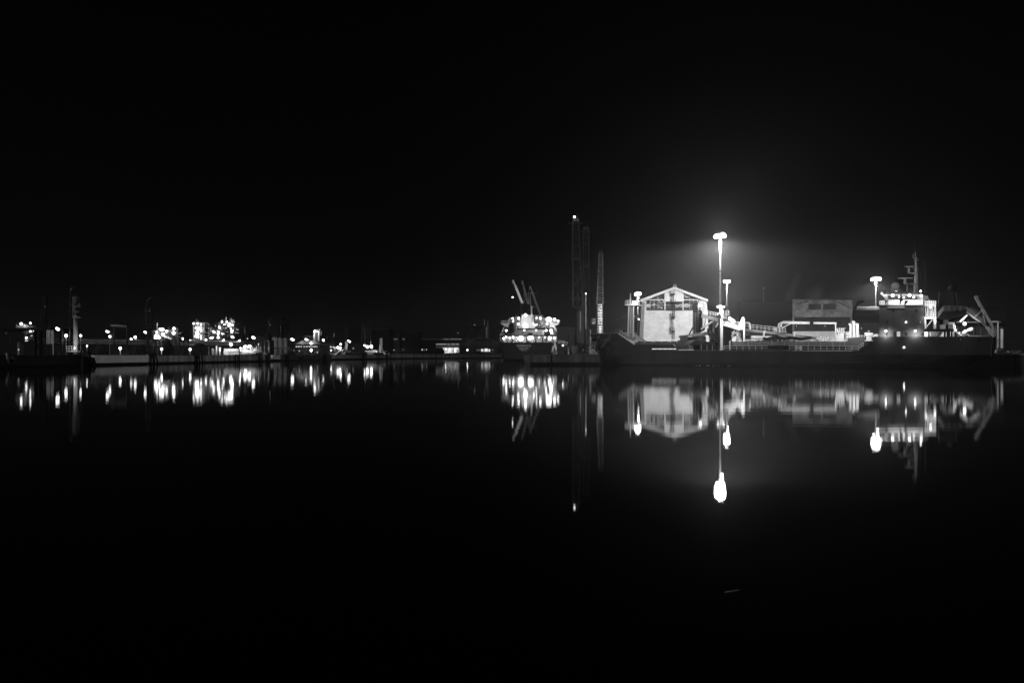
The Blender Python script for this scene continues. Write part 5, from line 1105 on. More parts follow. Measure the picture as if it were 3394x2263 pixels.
k = mb(); k.ell(P(262, 1011, Y), .28, .3, .5); k.tube(P(257, 1011, Y), P(262, 1011, Y), .1); k.tube(P(232, 1009, Y), P(240, 1008, Y), .07); k.build('arm_joint', 'crane_pale', t)
k = mb(); k.rect(220, 254, 1163, 1166, Y - 1.5, 3); k.rail([P(220, 1163, Y - 1.5), P(254, 1163, Y - 1.5)], 1.1, .55, .05, 2); k.build('base_platform', 'steel_pale', t)
lamp(t, 246.5, 1153, Y - 1.3, 2.8, 6, .8); flood(t, P(248, 1156, Y - 5), 60, .2, 110, 40)  # upward spot without a lamp body, added to brighten the tower
k = mb(); k.truss(P(238, 1168, Y + 4), P(241, 1098, Y + 4), 1.8, 1.0, 7, .06); k.build('pipe_support', 'steel_dark', t)
t = thing('tall_thin_mast', 'very thin tall mast with a bent lamp arm beside the loading tower', 'mast', (X(231, 166), 166, LZ))
k = mb(); k.path([P(231.5, 1170, 166), P(231.3, 975, 166), P(233, 963, 166)], .11, 6); k.build('pole', 'steel_mid', t); k = mb(); k.path([P(233, 963, 166), P(236, 957, 166), P(240, 952.5, 166)], .1, 6); k.build('lamp_arm', 'steel_pale', t)
t = thing('sign_board', 'small pale notice board on a post between loading tower and gantry', 'sign', (X(320, 170), 170, LZ)); mb().rect(312.5, 327, 1131, 1138.5, 170, .12).build('board', 'steel_mid', t); mb().rect(319.3, 320.3, 1138.5, 1172, 170.02, .08).build('post', 'steel_mid', t)
Y = 168
t = thing('hose_gantry', 'hose loading gantry: two posts with a pale cross beam and hanging hooks', 'gantry', (X(398, Y), Y, LZ))
k = mb(); 
for x in (377.5, 420.5): k.tube(P(x, 1174, Y), P(x, 1080, Y), .16, None, 8)
k.tube(P(376, 1174, Y + 2), P(376, 1084, Y + 2), .1); k.tube(P(423, 1174, Y + 2), P(423, 1084, Y + 2), .1); k.build('post', 'steel_mid', t)
mb().tube(P(367, 1078, Y), P(421, 1081.5, Y), .28, None, 10).build('cross_beam', 'crane_pale', t)
k = mb()
for i in range(7): x = 381 + i * 5.6; k.ppath([(x, 1082), (x + .6, 1087), (x + 1.2, 1090), (x - .2, 1092)], Y - .1, .06, 5)
k.build('hook', 'steel_mid', t)
k = mb()
for x, r in ((377, .3), (419.5, .38), (401, .2)): k.ell(P(x, 1067, Y), r); k.tube(P(x, 1078, Y), P(x, 1068, Y), .07)
k.ppath([(379, 1066), (384, 1065), (387, 1070)], Y, .05, 5); k.build('pulley', 'steel_dark', t)
k = mb(); k.rail([P(362, 1174, Y - 2), P(426, 1174, Y - 2)], 1.0, .6, .045, 2); k.rect(362, 426, 1173, 1174.5, Y - 2.2, .5); k.build('guard_rail', 'steel_mid', t)
t = thing('bush_row', 'row of low dark bushes on the quay left of the gantry', 'bushes', (X(330, 172), 172, LZ))
k = mb(); random.seed(33)
for i in range(420):
    x = random.uniform(308, 360); c = P(x, random.uniform(1158, 1176), 172 + random.uniform(-.8, .8)); a = random.uniform(0, 6.28); r = random.uniform(.12, .3)
    u = Vector((math.cos(a), math.sin(a), random.uniform(-.6, .6))) * r; v = Vector((-math.sin(a) * .5, math.cos(a) * .5, random.uniform(.3, 1))) * r
    k.add([c - u, c + v * .6, c + u, c - v * .6], [(0, 1, 2, 3)])
k.build('foliage', 'bush', t)
t = thing('lattice_mast', 'tall dark mast with a cross arm in front of the lattice tower', 'mast', (X(487, 178), 178, LZ))
k = mb(); k.tube(P(488.5, 1174, 178), P(487, 1010, 178), .24, .14, 8); k.tube(P(487, 1010, 178), P(486, 988, 178), .1, .05); k.build('pole', 'steel_mid', t)
k = mb(); k.rect(480, 497, 1029.5, 1031, 178, .3); k.tube(P(497, 1031, 178), P(497, 1022, 178), .06); k.path([P(488, 996, 178), P(496, 988, 178), P(503, 985.5, 178)], .05, 5); k.build('cross_arm', 'steel_pale', t)
t = thing('lattice_tower', 'dark lattice tower standing behind the mast with the cross arm', 'tower', (X(490, 300), 300, LZ)); mb().frame(X(482, 300), X(498, 300), 300, 302, [LZ] + [Z(y, 300) for y in range(1150, 1015, -12)], 1, 1, .16).build('steel_frame', 'steel_dark', t)
t = thing('steel_building_frame', 'dark open steel building frame left of the lattice tower', 'building', (X(466, 310), 310, LZ))
mb().frame(X(449, 310), X(497, 310), 310, 318, [LZ, Z(1150, 310), Z(1130, 310), Z(1112, 310), Z(1107, 310), Z(1093, 310)], 5, 1, .25).build('steel_frame', 'steel_dark', t)
k = mb(); k.rect(455, 495, 1114, 1130, 314, 1); k.tube(P(470, 1150, 313), P(470, 1108, 313), 1.2, None, 12); k.build('vessel', 'steel_mid', t)

# ================================================================ process plant
def vessel(k, x, yb, yt, Y, r): a, b = P(x, yb, Y), P(x, yt, Y); k.tube(a, b, r, None, 14); k.ell(b, r, r, r * .6, 14, 6)
def clutter(k, x0, x1, y0, y1, Y, n, dep=4, big=1.0, seed=0):
    random.seed(seed)
    for i in range(n):
        x, y, Yy = random.uniform(x0, x1), random.uniform(y0, y1), Y + random.uniform(0, dep); c = P(x, y, Yy); r = random.uniform(.06, .18) * big
        w_ = random.choice((0, 1, 2)); l = random.uniform(.8, 3.2) * big
        k.tube(c, c + Vector(((l, 0, 0), (0, 0, l), (l * .6, 0, l * .6))[w_]), r, None, 6)
def platforms(k, x0, x1, ys, Y, dep):
    for y in ys:
        a, b = P(x0, y, Y), P(x1, y, Y); k.box(a.x, b.x, Y - .4, Y + dep, a.z - .12, a.z); k.rail([(a.x, Y - .4, a.z), (b.x, Y - .4, a.z)], 1.1, 1.5, .05, 2)
Y = 262
t = thing('process_unit', 'brightly lit pump deck with a white vent pipe above the pipe rack', 'process plant', (X(545, Y), Y, LZ))
k = mb(); k.frame(X(508, Y), X(590, Y), Y, Y + 8, [LZ, Z(1126, Y), Z(1113, Y), Z(1101, Y)], 6, 1, .16); k.build('steel_frame', 'steel_mid', t)
k = mb(); platforms(k, 505, 558, (1102.5, 1126), Y, 8); platforms(k, 565, 592, (1096, 1116), Y, 6); k.build('platform', 'steel_mid', t)
mb().tube(P(521, 1104, Y + 1), P(521, 1070, Y + 1), .17, None, 10).build('vent_pipe', 'ship_white', t)
k = mb(); k.tube(P(512, 1100.5, Y + 2), P(534, 1100.5, Y + 2), .75, None, 14); k.ell(P(534, 1100.5, Y + 2), .9, .75, .75); k.ell(P(520, 1100.5, Y + 2), 1.1, .9, 1.0); vessel(k, 517, 1122, 1113, Y - .3, .9); vessel(k, 523, 1122, 1114, Y - .2, .7); k.build('vessel', 'ship_white', t)
k = mb()
for y in (1095, 1101.5): k.rect(553, 577, y - 1, y + 1, Y + 1, .3)
k.beam(P(537, 1111, Y - .5), P(568, 1124, Y - .5), .6, .5); k.rect(549, 553, 1103, 1113, Y + 1, .4); k.rect(556, 568, 1112, 1116, Y + 1, 1); k.build('duct', 'ship_white', t)
k = mb(); k.tube(P(584, 1124, Y + 2), P(584, 1086, Y + 2), .55, None, 12); k.tube(P(577, 1124, Y + 2), P(577, 1100, Y + 2), .5, None, 12); vessel(k, 592, 1116, 1112, Y + 2, .8); k.build('column', 'ship_mid', t)
k = mb(); clutter(k, 506, 560, 1103, 1126, Y, 46, 4, .9, 41); clutter(k, 566, 592, 1104, 1126, Y, 30, 4, .9, 42); k.build('pipework', 'ship_white', t)
for x, y, r, I in ((531, 1091, 5.2, 40), (538.5, 1092, 6.2, 60), (551.7, 1098, 5, 34), (576, 1089, 5.5, 40), (575, 1103.5, 6.4, 60), (516, 1118, 6, 46), (527.6, 1120, 4, 18), (537, 1106, 3.2, 16), (543.7, 1106.5, 2.2, 6), (518, 1109, 2.6, 10), (520, 1100, 4, 20)): lamp(t, x, y, Y - 1.2, r, I, name='floodlight')
t = thing('conical_tank', 'grey conical roofed tank below the pump deck', 'tank', (X(556, 240), 240, LZ))
k = mb(); c = Vector((X(556, 240), 240, 0)); k.tube((c.x, 240, LZ), (c.x, 240, Z(1154, 240)), 1.9, None, 20); k.tube((c.x, 240, Z(1154, 240)), (c.x, 240, Z(1131, 240)), 1.95, .6, 20); k.build('shell', 'steel_mid', t)
t = thing('conical_tank', 'low wide conical roofed tank behind the timber dolphin', 'tank', (X(662, 245), 245, LZ))
k = mb(); c = Vector((X(662, 245), 245, 0)); k.tube((c.x, 245, LZ), (c.x, 245, Z(1153, 245)), 2.9, None, 22); k.tube((c.x, 245, Z(1153, 245)), (c.x, 245, Z(1139, 245)), 3.0, 1.2, 22); k.build('shell', 'steel_mid', t)
Y = 290
t = thing('process_tower', 'square lattice process tower hung with two columns of lamps', 'process plant', (X(659, Y), Y, LZ))
mb().frame(X(641, Y), X(676, Y), Y, Y + 4.5, [LZ, Z(1126, Y), Z(1113, Y), Z(1100, Y), Z(1086, Y), Z(1070, Y)], 2, 1, .17).build('steel_frame', 'steel_pale', t)
k = mb(); platforms(k, 641, 676, (1124, 1111, 1099, 1084), Y, 4.2); k.build('platform', 'steel_mid', t)
k = mb(); vessel(k, 652, 1126, 1074, Y + 2, 1.1); vessel(k, 666, 1126, 1072, Y + 2, .6); k.build('vessel', 'ship_mid', t)
k = mb(); clutter(k, 643, 674, 1074, 1124, Y, 70, 3, .8, 43)
for y in (1076, 1094, 1108, 1120): k.rect(664.5, 667.5, y, y + 7, Y - .3, .3)
k.tube(P(650.5, 1068, Y + 2), P(650.5, 1056, Y + 2), .1); k.build('pipework', 'ship_white', t)
for x, y, r, I in ((642, 1072, 3.5, 12), (655, 1072, 3.5, 16), (650.5, 1087, 4.8, 34), (659.5, 1088, 4.4, 24), (656, 1094, 3, 12), (651.5, 1102, 5.4, 40), (657, 1107, 3.4, 14), (649, 1114, 5, 34), (654.5, 1116, 5.4, 40), (666, 1075, 2.4, 8), (666, 1092, 2.2, 8), (666, 1120, 2.4, 10)): lamp(t, x, y, Y - 1.2, r, I, name='floodlight')
Y = 300
t = thing('distillation_unit', 'tallest lamp studded distillation unit with dark core and bent vent pipes', 'process plant', (X(737, Y), Y, LZ))
mb().frame(X(714, Y), X(776, Y), Y, Y + 9, [LZ, Z(1126, Y), Z(1112, Y), Z(1098, Y), Z(1084, Y), Z(1070, Y)], 4, 2, .16).build('steel_frame', 'steel_mid', t)
mb().frame(X(690, Y), X(714, Y), Y, Y + 7, [LZ, Z(1126, Y), Z(1112, Y), Z(1098, Y)], 2, 1, .15).build('lower_frame', 'steel_mid', t)
k = mb(); vessel(k, 742, 1126, 1080, Y + 3, 1.8); vessel(k, 752, 1126, 1086, Y + 2.4, 1.5); vessel(k, 732, 1126, 1094, Y + 3, 1.3); k.build('dark_column', 'black', t)
k = mb(); vessel(k, 765, 1110, 1074, Y + 1.5, .9); vessel(k, 723, 1126, 1100, Y + 1.5, 1.2); vessel(k, 702, 1126, 1104, Y + 2, .9); vessel(k, 696, 1126, 1100, Y + 2, .6); k.build('column', 'ship_mid', t)
k = mb(); platforms(k, 690, 714, (1124, 1111), Y, 6); platforms(k, 714, 776, (1112, 1098, 1083), Y - .2, 3); k.build('platform', 'steel_dark', t)
k = mb(); clutter(k, 691, 727, 1096, 1125, Y, 60, 4, .85, 44); clutter(k, 726, 776, 1068, 1108, Y, 60, 3, .9, 45)
k.ppath([(769.5, 1075), (769.5, 1062)], Y + 1, .28); k.ppath([(772, 1066), (777, 1066), (777, 1076)], Y + 1, .16); k.ppath([(725, 1074), (728, 1071), (735, 1070)], Y + 1, .12); k.ppath([(766.5, 1070), (766.5, 1055)], Y + 1, .08); k.ppath([(736.5, 1066), (736.5, 1059)], Y + 1, .08)
k.build('pipework', 'ship_white', t)
mb().tube(P(755, 1070, Y + 3), P(755, 1030, Y + 3), .16, .08).build('dark_vent', 'black', t)
for x, y, r, I, sx, tl in ((707, 1099, 4, 20, 1, 0), (710.5, 1100.5, 3, 0, 1, 0), (723, 1106, 4, 22, 1, 0), (723, 1118, 4.5, 28, 1.1, 0), (723.5, 1098.5, 2.8, 10, 1.2, 0), (702.5, 1119, 3.6, 18, 1, 0), (697, 1120, 2.3, 8, .7, 0), (706, 1119, 2.6, 0, 1, 0), (737, 1106, 2.7, 12, 1.1, 0), (736, 1066.5, 3.4, 14, 1, 0), (752, 1067.5, 3.9, 18, 1, 0),
    (745, 1075, 2.6, 12, 1.6, 0), (727.5, 1085, 4.2, 30, 1.5, 60), (761, 1075, 6.4, 70, 1, 0), (758, 1079, 4, 0, 1, 0), (769, 1077, 4.6, 30, 1, 0), (765, 1088, 3.2, 26, .8, 0), (769, 1096, 3.8, 26, 1.2, 0), (749, 1086, 1.7, 3, 1, 0), (728, 1101, 2, 4, 1, 0), (743, 1107, 1.5, 2, 1, 0), (767.5, 1101, 2.2, 6, 1, 0)): lamp(t, x, y, Y - 1.3, r, I, sx, tl, name='floodlight')
random.seed(91)
for i in range(14): lamp(t, random.uniform(693, 774), random.uniform(1078, 1124), Y - .8, random.uniform(.8, 1.4), 0, name='floodlight')
t = thing('dark_process_frame', 'unlit black process frame right of the tallest distillation unit', 'process plant', (X(795, 320), 320, LZ))
mb().frame(X(778, 320), X(813, 320), 320, 328, [LZ, Z(1140, 320), Z(1125, 320), Z(1110, 320), Z(1095, 320), Z(1082, 320)], 4, 1, .22).build('steel_frame', 'steel_dark', t)
k = mb(); k.rect(782, 808, 1090, 1135, 323, 3); k.build('vessel', 'black', t); mb().tube(P(812, 1108, 319), P(812, 1081, 319), .2).build('lit_riser', 'ship_mid', t)
lamp(t, 820, 1122, 319, 1.8, 3)
# lit yard: pale wall, truck of pipes, two big lamps
Y = 232
t = thing('yard_wall', 'white brightly lit wall of the loading yard right of the slim columns', 'wall', (X(768, Y), Y, LZ))
mb().rect(742, 792, 1155.5, 1176, Y + 1.5, .5).build('wall', 'ship_white', t)
k = mb(); k.shape([(737, 1168), (788, 1163), (788, 1166), (740, 1171)], Y - 1, .6)
for x in (741, 757, 770, 788): k.rect(x, x + 1.5, 1164, 1176, Y - .9, .3)
k.build('ramp_edge', 'ship_white', t); flood(t, P(757, 1152, Y - .8), 22, .2); flood(t, P(748, 1158, Y - 1.4), 10, .2)
for i, (x, yt, r, lab) in enumerate(((717.5, 1146, .3, 'thick pale upright pipe column left of the lit yard wall'), (728.5, 1151, .28, 'bright upright pipe column next to the lit yard wall'), (703.5, 1155, .2, 'left one of two thin upright pipes before the yard'), (708, 1155, .2, 'right one of two thin upright pipes before the yard'))):
    q = thing('pipe_column', lab, 'pipe column', (X(x, Y), Y, LZ), 'upright pipes at the yard'); mb().tube(P(x, 1177, Y), P(x, yt, Y), r, None, 10).build('pipe', 'ship_white', q, True)
    if i < 2: flood(q, P(x - 1, 1150, Y - 1.6), 5, .15)
t = thing('loading_yard', 'jumble of glaring white machinery under two big winged lamps', 'machinery', (X(822, 250), 250, LZ))
k = mb(); clutter(k, 800, 868, 1160, 1174, 248, 110, 4, .7, 51); k.shape([(836, 1172), (840, 1155), (845, 1155), (850, 1172)], 250, 1.5); k.build('machinery', 'ship_white', t)
k = mb(); k.rail([P(798, 1176, 247), P(868, 1176, 247)], 1.2, 1.0, .06, 2); k.tube(P(797, 1165, 248), P(797, 1152, 248), .28, .2); k.build('railing', 'ship_white', t)
k = mb()
for x in (815, 824): k.tube(P(x, 1176, 249), P(x, 1150, 249), .09)
k.build('lamp_post', 'steel_mid', t)
for x, y, r, I, sx, tl in ((812, 1149, 5, 60, 1.5, -32), (826, 1148, 5.5, 60, 1.5, -28), (814, 1162, 5.4, 50, 1.2, 0), (797, 1153, 2.4, 8, .8, 0)): lamp(t, x, y, 247.4, r, I, sx, tl, name='floodlight')
t = thing('bent_vent', 'white topped vent pipe with a bent neck on the loading yard', 'vent', (X(857, 252), 252, LZ)); k = mb(); k.tube(P(856.5, 1152, 252), P(856.5, 1141, 252), .14); k.build('pipe', 'ship_white', t); k = mb(); k.ppath([(846, 1165), (846, 1135), (849, 1129), (853, 1129), (856, 1134), (856.5, 1141)], 252.3, .22, 8); k.build('neck', 'steel_dark', t); lamp(t, 857, 1140, 251.6, 2, 3)
# dark stack, tanks and silos
t = thing('square_stack', 'dark square stack with two shiny pipes on its front corners', 'stack', (X(884, 262), 262, LZ))
k = mb(); k.rect(872, 896, 1127, 1176, 262, 4); k.rect(878, 890, 1106, 1127, 263, 3); k.build('shaft', 'crane_paint', t)
k = mb(); k.ppath([(876.5, 1176), (876.5, 1132), (878, 1128)], 260.6, .16); k.ppath([(891, 1176), (891, 1134), (888.5, 1129), (885, 1129)], 260.6, .3, 10); k.tube(P(876.5, 1177, 260.6), P(876.5, 1163, 260.6), .45, .16); k.build('pipe', 'pipe_metal', t, True)
flood(t, P(880, 1160, 257), 9, .2)
t = thing('storage_tank', 'dim wide tank left of the dark square stack', 'tank', (X(858, 285), 285, LZ)); mb().rect(845, 870, 1114, 1160, 290, 4).build('shell', 'crane_paint', t); mb().tube(P(866, 1170, 280), P(866, 1150, 280), 1.6, None, 16).build('lower_tank', 'steel_mid', t)
t = thing('lattice_building', 'tall unlit lattice building behind the silos with one tiny light', 'building', (X(913, 340), 340, LZ))
mb().frame(X(887, 340), X(930, 340), 340, 350, [LZ] + [Z(y, 340) for y in (1130, 1116, 1102, 1088, 1073, 1056)], 4, 1, .3).build('steel_frame', 'steel_dark', t)
mb().frame(X(926, 340), X(940, 340), 341, 348, [LZ] + [Z(y, 340) for y in (1130, 1116, 1102, 1088, 1073)], 1, 1, .28).build('side_frame', 'steel_dark', t)
k = mb(); k.rect(904, 920, 1082, 1116, 344, 4); k.rect(910, 918, 1100, 1130, 343, 1); k.build('vessel', 'black', t); lamp(t, 895, 1076.5, 339, 1.2, 0)
for x, r, yt, lab in ((911, 10, 1119, 'left silo of three pale silos, widest one'), (929.3, 7.2, 1120, 'middle silo of three pale silos'), (945.5, 6.6, 1121, 'right silo of three pale silos')):
    Y = 300; t = thing('silo', lab, 'silo', (X(x, Y), Y, LZ), 'three pale silos'); R = r / F * Y
    k = mb(); k.tube((X(x, Y), Y, LZ), (X(x, Y), Y, Z(yt + 2, Y)), R, None, 24); k.tube((X(x, Y), Y, Z(yt + 2, Y)), (X(x, Y), Y, Z(yt - .5, Y)), R, R * .6, 24); k.build('shell', 'silo', t, True)
    k = mb(); k.rail([(X(x, Y) - R * .7, Y, Z(yt, Y)), (X(x, Y) + R * .7, Y, Z(yt, Y))], .9, .7, .05, 2); k.build('top_rail', 'steel_mid', t)
t = thing('belt_gallery', 'dark horizontal gallery crossing in front of the silos', 'gallery', (X(925, 288), 288, LZ)); k = mb(); k.rect(895, 960, 1151, 1156.5, 288, 1.6); k.build('casing', 'crane_paint', t)
k = mb()
for x in (897, 921, 938, 957): k.rect(x, x + 1, 1156.5, 1177, 288.3, .3)
k.build('leg', 'steel_dark', t)
flood(t, P(915, 1118, 281), 130, .2); flood(t, P(940, 1121, 281), 110, .2)  # added fill to brighten the silos, without lamp bodies
Y = 318
t = thing('tent_hall', 'hall with a wide shallow tent roof and a glowing strip of light', 'hall', (X(1017, Y), Y, LZ))
k = mb(); k.prism([(X(972, Y), Z(1142, Y)), (X(1000, Y), Z(1129, Y)), (X(1022, Y), Z(1127, Y)), (X(1045, Y), Z(1129, Y)), (X(1062, Y), Z(1138, Y)), (X(1062, Y), Z(1143, Y)), (X(972, Y), Z(1143, Y))], 'y', Y, Y + 26); k.build('roof', 'roof_pale', t)
mb().rect(974, 1060, 1143.1, 1177, Y + 7, 18).build('wall', 'concrete_dark', t)
k = mb()
for x in range(976, 1062, 9): k.rect(x, x + 1, 1143, 1177, Y + .3, .3)
k.rect(972, 1062, 1141, 1144.5, Y - .3, .3); k.rect(972, 1062, 1152, 1153.5, Y + .1, .25); k.build('frame', 'steel_dark', t)
for a, b in ((980, 993), (994.5, 1000), (1006, 1010), (1012, 1036), (1037.5, 1052)): mb().rect(a, b, 1146.5, 1150.5, Y + 6.8, .12).build('light_strip', 'window_glow', t)
k = mb(); clutter(k, 976, 1060, 1155, 1174, Y + 1, 60, 4, .8, 55); k.build('machinery', 'ship_mid', t)
for x, y, r, I in ((1030.7, 1138, 4.4, 26), (1052, 1168, 1.7, 4), (992, 1163, 1.5, 3), (974, 1161, 1.4, 3), (995, 1137, 1.2, 14)): lamp(t, x, y, Y - 1, r, I)
t = thing('twin_column', 'floodlit pair of process columns behind the tent roofed hall', 'process plant', (X(1049, 345), 345, LZ))
k = mb(); k.tube(P(1041, 1150, 345), P(1041, 1098, 345), .4, .5, 10); k.tube(P(1056, 1150, 345), P(1057, 1098, 345), .35, .5, 10); k.rect(1040, 1059, 1097, 1100, 345, .6); k.build('white_leg', 'ship_white', t)
k = mb(); vessel(k, 1048, 1150, 1110, 346, 1.2); k.rect(1044, 1056, 1100, 1110, 346, 2); k.build('vessel', 'tank', t)
k = mb(); k.rail([P(1043, 1097, 345.5), P(1058, 1097, 345.5)], .8, .7, .06, 2); k.tube(P(1065, 1112, 346), P(1065, 1098, 346), .25); k.build('top_gear', 'ship_white', t)
lamp(t, 1043.5, 1098, 343.8, 4.6, 60); flood(t, P(1053, 1106, 340), 30, .2)
for x, lab in ((1030, 'drum tank above the tent roof, left of the floodlit columns'), (1081, 'dim drum tank right of the floodlit columns'), (1101, 'pale drum tank with a white pipe on top at the plant end')):
    t = thing('drum_tank', lab, 'tank', (X(x, 365), 365, LZ)); R = 6.2 / F * 365
    mb().tube((X(x, 365), 365, LZ), (X(x, 365), 365, Z(1117.5, 365)), R, None, 20).build('shell', 'tank', t, True)
    if x == 1101: mb().tube(P(1107, 1118, 364), P(1107, 1102, 364), .2).build('vent_pipe', 'ship_white', t)
    if x == 1030: mb().rect(1004, 1038, 1113.5, 1115.5, 363, .6).build('pipe_bridge', 'steel_pale', t)
Y = 350
t = thing('loading_ramp', 'white zigzag loading ramp with pipes and two round lamps', 'ramp', (X(1115, Y), Y, LZ))
k = mb(); k.beam(P(1114, 1174, Y), P(1129, 1159.5, Y), 1.2, .38); k.beam(P(1129, 1159.5, Y), P(1144, 1158.5, Y), 1.2, .38); k.rect(1093, 1114, 1173, 1174.5, Y, .5); k.rect(1128, 1140, 1172.5, 1174, Y, .5); k.ppath([(1140, 1173), (1143, 1171), (1144, 1163)], Y, .15); k.build('ramp', 'ship_white', t)
k = mb(); k.rect(1068, 1087, 1139.5, 1142, Y, .4); k.ppath([(1088, 1140), (1091, 1143), (1093, 1151)], Y, .35); k.rect(1094, 1113, 1148.5, 1151.5, Y, .5); k.rect(1106, 1112, 1150, 1156, Y, .8); k.rect(1146, 1147.5, 1132, 1157, Y + 1, .4); k.rect(1150.5, 1152, 1136, 1158, Y + 1, .4); clutter(k, 1064, 1145, 1152, 1172, Y + 1, 60, 3, .7, 57); k.build('pipework', 'ship_white', t)
k = mb(); k.tube(P(1111, 1176, Y + 3), P(1111, 1157, Y + 3), 1.2, None, 16); k.rect(1085, 1092, 1150, 1177, Y + 1, 1.5); k.build('drum', 'steel_mid', t)
k = mb(); k.shape([(1148, 1162), (1160, 1161), (1161, 1166), (1157, 1169), (1149, 1169)], Y - 2, 2); k.build('small_boat_cover', 'ship_white', t)
for x, y, r, I in ((1087.5, 1140, 4, 22), (1066, 1142, 2.6, 12), (1071, 1149, 2.4, 8), (1119.6, 1151.5, 4.6, 30), (1127, 1152, 4.6, 30), (1129.4, 1140.5, 3.8, 14), (1154, 1129, 3.5, 12), (1159, 1132.5, 3.6, 14), (1097.5, 1161, 2.2, 8), (1066, 1155, 2, 6)): lamp(t, x, y, Y - 1, r, I)
t = thing('plain_building', 'low dark gabled building behind the loading ramp', 'building', (X(1120, 375), 375, LZ)); mb().prism([(X(1085, 375), LZ), (X(1147, 375), LZ), (X(1147, 375), Z(1132, 375)), (X(1100, 375), Z(1138, 375)), (X(1085, 375), Z(1148, 375))], 'y', 375, 390).build('wall', 'roof_dark', t)
t = thing('cross_mast', 'dim tower mast with a wide cross arm right of the loading ramp', 'mast', (X(1149, 385), 385, LZ)); k = mb(); k.truss(P(1149, 1170, 385), P(1148.5, 1090, 385), 1.1, .9, 14, .07); k.tube(P(1148.5, 1090, 385), P(1148.5, 1070, 385), .14, .06); k.build('lattice', 'steel_mid', t); mb().rect(1143.5, 1155, 1086.5, 1088, 385, .4).build('cross_arm', 'steel_mid', t)
t = thing('thin_pole', 'thin tall pole left of the three dim chimneys', 'pole', (X(1199, 400), 400, LZ)); mb().tube(P(1199, 1170, 400), P(1199, 1068, 400), .13).build('pole', 'steel_mid', t)
for x, yt, r, lab in ((1212, 1086, 3.6, 'darkest left chimney of the dim trio'), (1221.5, 1084, 3, 'middle chimney of the dim trio'), (1229.5, 1087, 2.6, 'right chimney of the dim trio, lit on its edge')):
    t = thing('chimney', lab, 'chimney', (X(x, 470), 470, LZ), 'three dim chimneys behind the jetty'); mb().tube((X(x, 470), 470, LZ), P(x, yt, 470), r / F * 470, None, 14).build('flue', 'steel_mid', t, True)
for x0, x1, yt, Yb, lab in ((1239.5, 1289, 1090, 520, 'taller black box building on the far shore'), (1342, 1389, 1098, 560, 'smaller black box building above the long far shed')):
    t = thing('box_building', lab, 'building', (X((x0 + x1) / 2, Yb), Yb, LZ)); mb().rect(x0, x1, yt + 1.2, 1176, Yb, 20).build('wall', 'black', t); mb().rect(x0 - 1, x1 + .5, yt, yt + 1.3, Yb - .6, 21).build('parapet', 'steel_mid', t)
t = thing('tank', 'faint squat tank between the two black box buildings', 'tank', (X(1325, 560), 560, LZ)); mb().tube(P(1325, 1176, 560), P(1325, 1102, 560), 2, None, 14).build('shell', 'steel_dark', t)
# white jetty furniture
t = thing('lattice_post', 'pale lattice hose post on the white jetty', 'tower', (X(1262, 400), 400, 2.4))
k = mb(); k.tube(P(1259.5, 1170, 400), P(1260, 1121, 400), .2); k.tube(P(1267, 1170, 400), P(1266, 1122, 400), .16); k.tube(P(1256, 1168, 400), P(1258, 1143, 400), .12); k.tube(P(1262, 1166, 400), P(1264, 1130, 400), .12)
for y in (1129, 1122): k.tube(P(1260, y, 400), P(1266.5, y, 400), .14)
k.build('frame', 'ship_white', t); flood(t, P(1250, 1150, 395), 24, .2)
t = thing('jetty_hut', 'small white hut with pipes under the two big jetty lamps', 'hut', (X(1224, 397), 397, 2.4)); k = mb(); k.rect(1211, 1240, 1161, 1168, 397, 3); k.rect(1216, 1238, 1168, 1175, 398, 2.5); k.build('body', 'ship_white', t); k = mb(); k.rect(1242, 1249, 1162, 1168, 397, 2); k.rect(1270, 1277, 1167, 1173, 398, 1.5); k.tube(P(1228.5, 1144, 397), P(1228.5, 1130, 397), .16); clutter(k, 1212, 1276, 1160, 1174, 397, 26, 2, .6, 61); k.build('pipework', 'ship_white', t)
t = thing('hanging_rope', 'white curled rope hanging at the right end of the white jetty', 'rope', (X(1290, 416), 416, 2.4)); k = mb(); k.ppath([(1288.5, 1170), (1291, 1172), (1289.5, 1176), (1291.5, 1178)], 416, .25); k.build('rope', 'ship_white', t)
for i, (x, lab) in enumerate(((1165, 'pale bollards and valves on the jetty root'),)):
    t = thing('jetty_gear', lab, 'machinery', (X(1175, 362), 362, 2.3)); k = mb(); clutter(k, 1160, 1205, 1166, 1174, 360, 30, 3, .5, 63); k.build('valve', 'steel_pale', t)

# ================================================================ far shore
Y = 575
t = thing('long_shed', 'very long low dark shed with a pale ribbed roof edge on the far shore', 'shed', (X(1385, Y), Y, LZ))
mb().rect(1228, 1545, 1126, 1174, Y, 30).build('wall', 'roof_dark', t)
k = mb()
for i in range(6): k.rect(1291 + i * 40, 1328 + i * 40, 1121.8, 1126, Y - .5, 30)
k.build('roof', 'ship_white', t)
mb().rect(1258, 1560, 1133, 1135, Y - 1.2, 1).build('canopy', 'steel_dark', t)
for x, w_, m_ in ((1352, 2.5, 'window_glow'), (1357, 7, 'window_glow'), (1367.5, 6.5, 'window_glow'), (1341, 5, 'window_dim'), (1397, 4, 'window_glow'), (1403, 5, 'window_dim'), (1326, 10, 'window_dim'), (1288.5, 6.5, 'window_dim')): mb().rect(x, x + w_, 1156.5, 1161.5, Y - .1, .12).build('window', m_, t)
for x in (1271, 1279, 1286):
    for y in (1141, 1144.5): mb().rect(x, x + 5, y, y + 1, Y - .1, .12).build('window', 'window_dim', t)
for x, y, r in ((1299, 1141.5, 1.3), (1306, 1160, 1.3), (1413.5, 1158.5, 1.4)): lamp(t, x, y, Y - 1, r, 2)
Y = 566
t = thing('lit_loading_bay', 'floodlit white loading bay on the far shore with bars of light above', 'building', (X(1482, Y), Y, LZ))
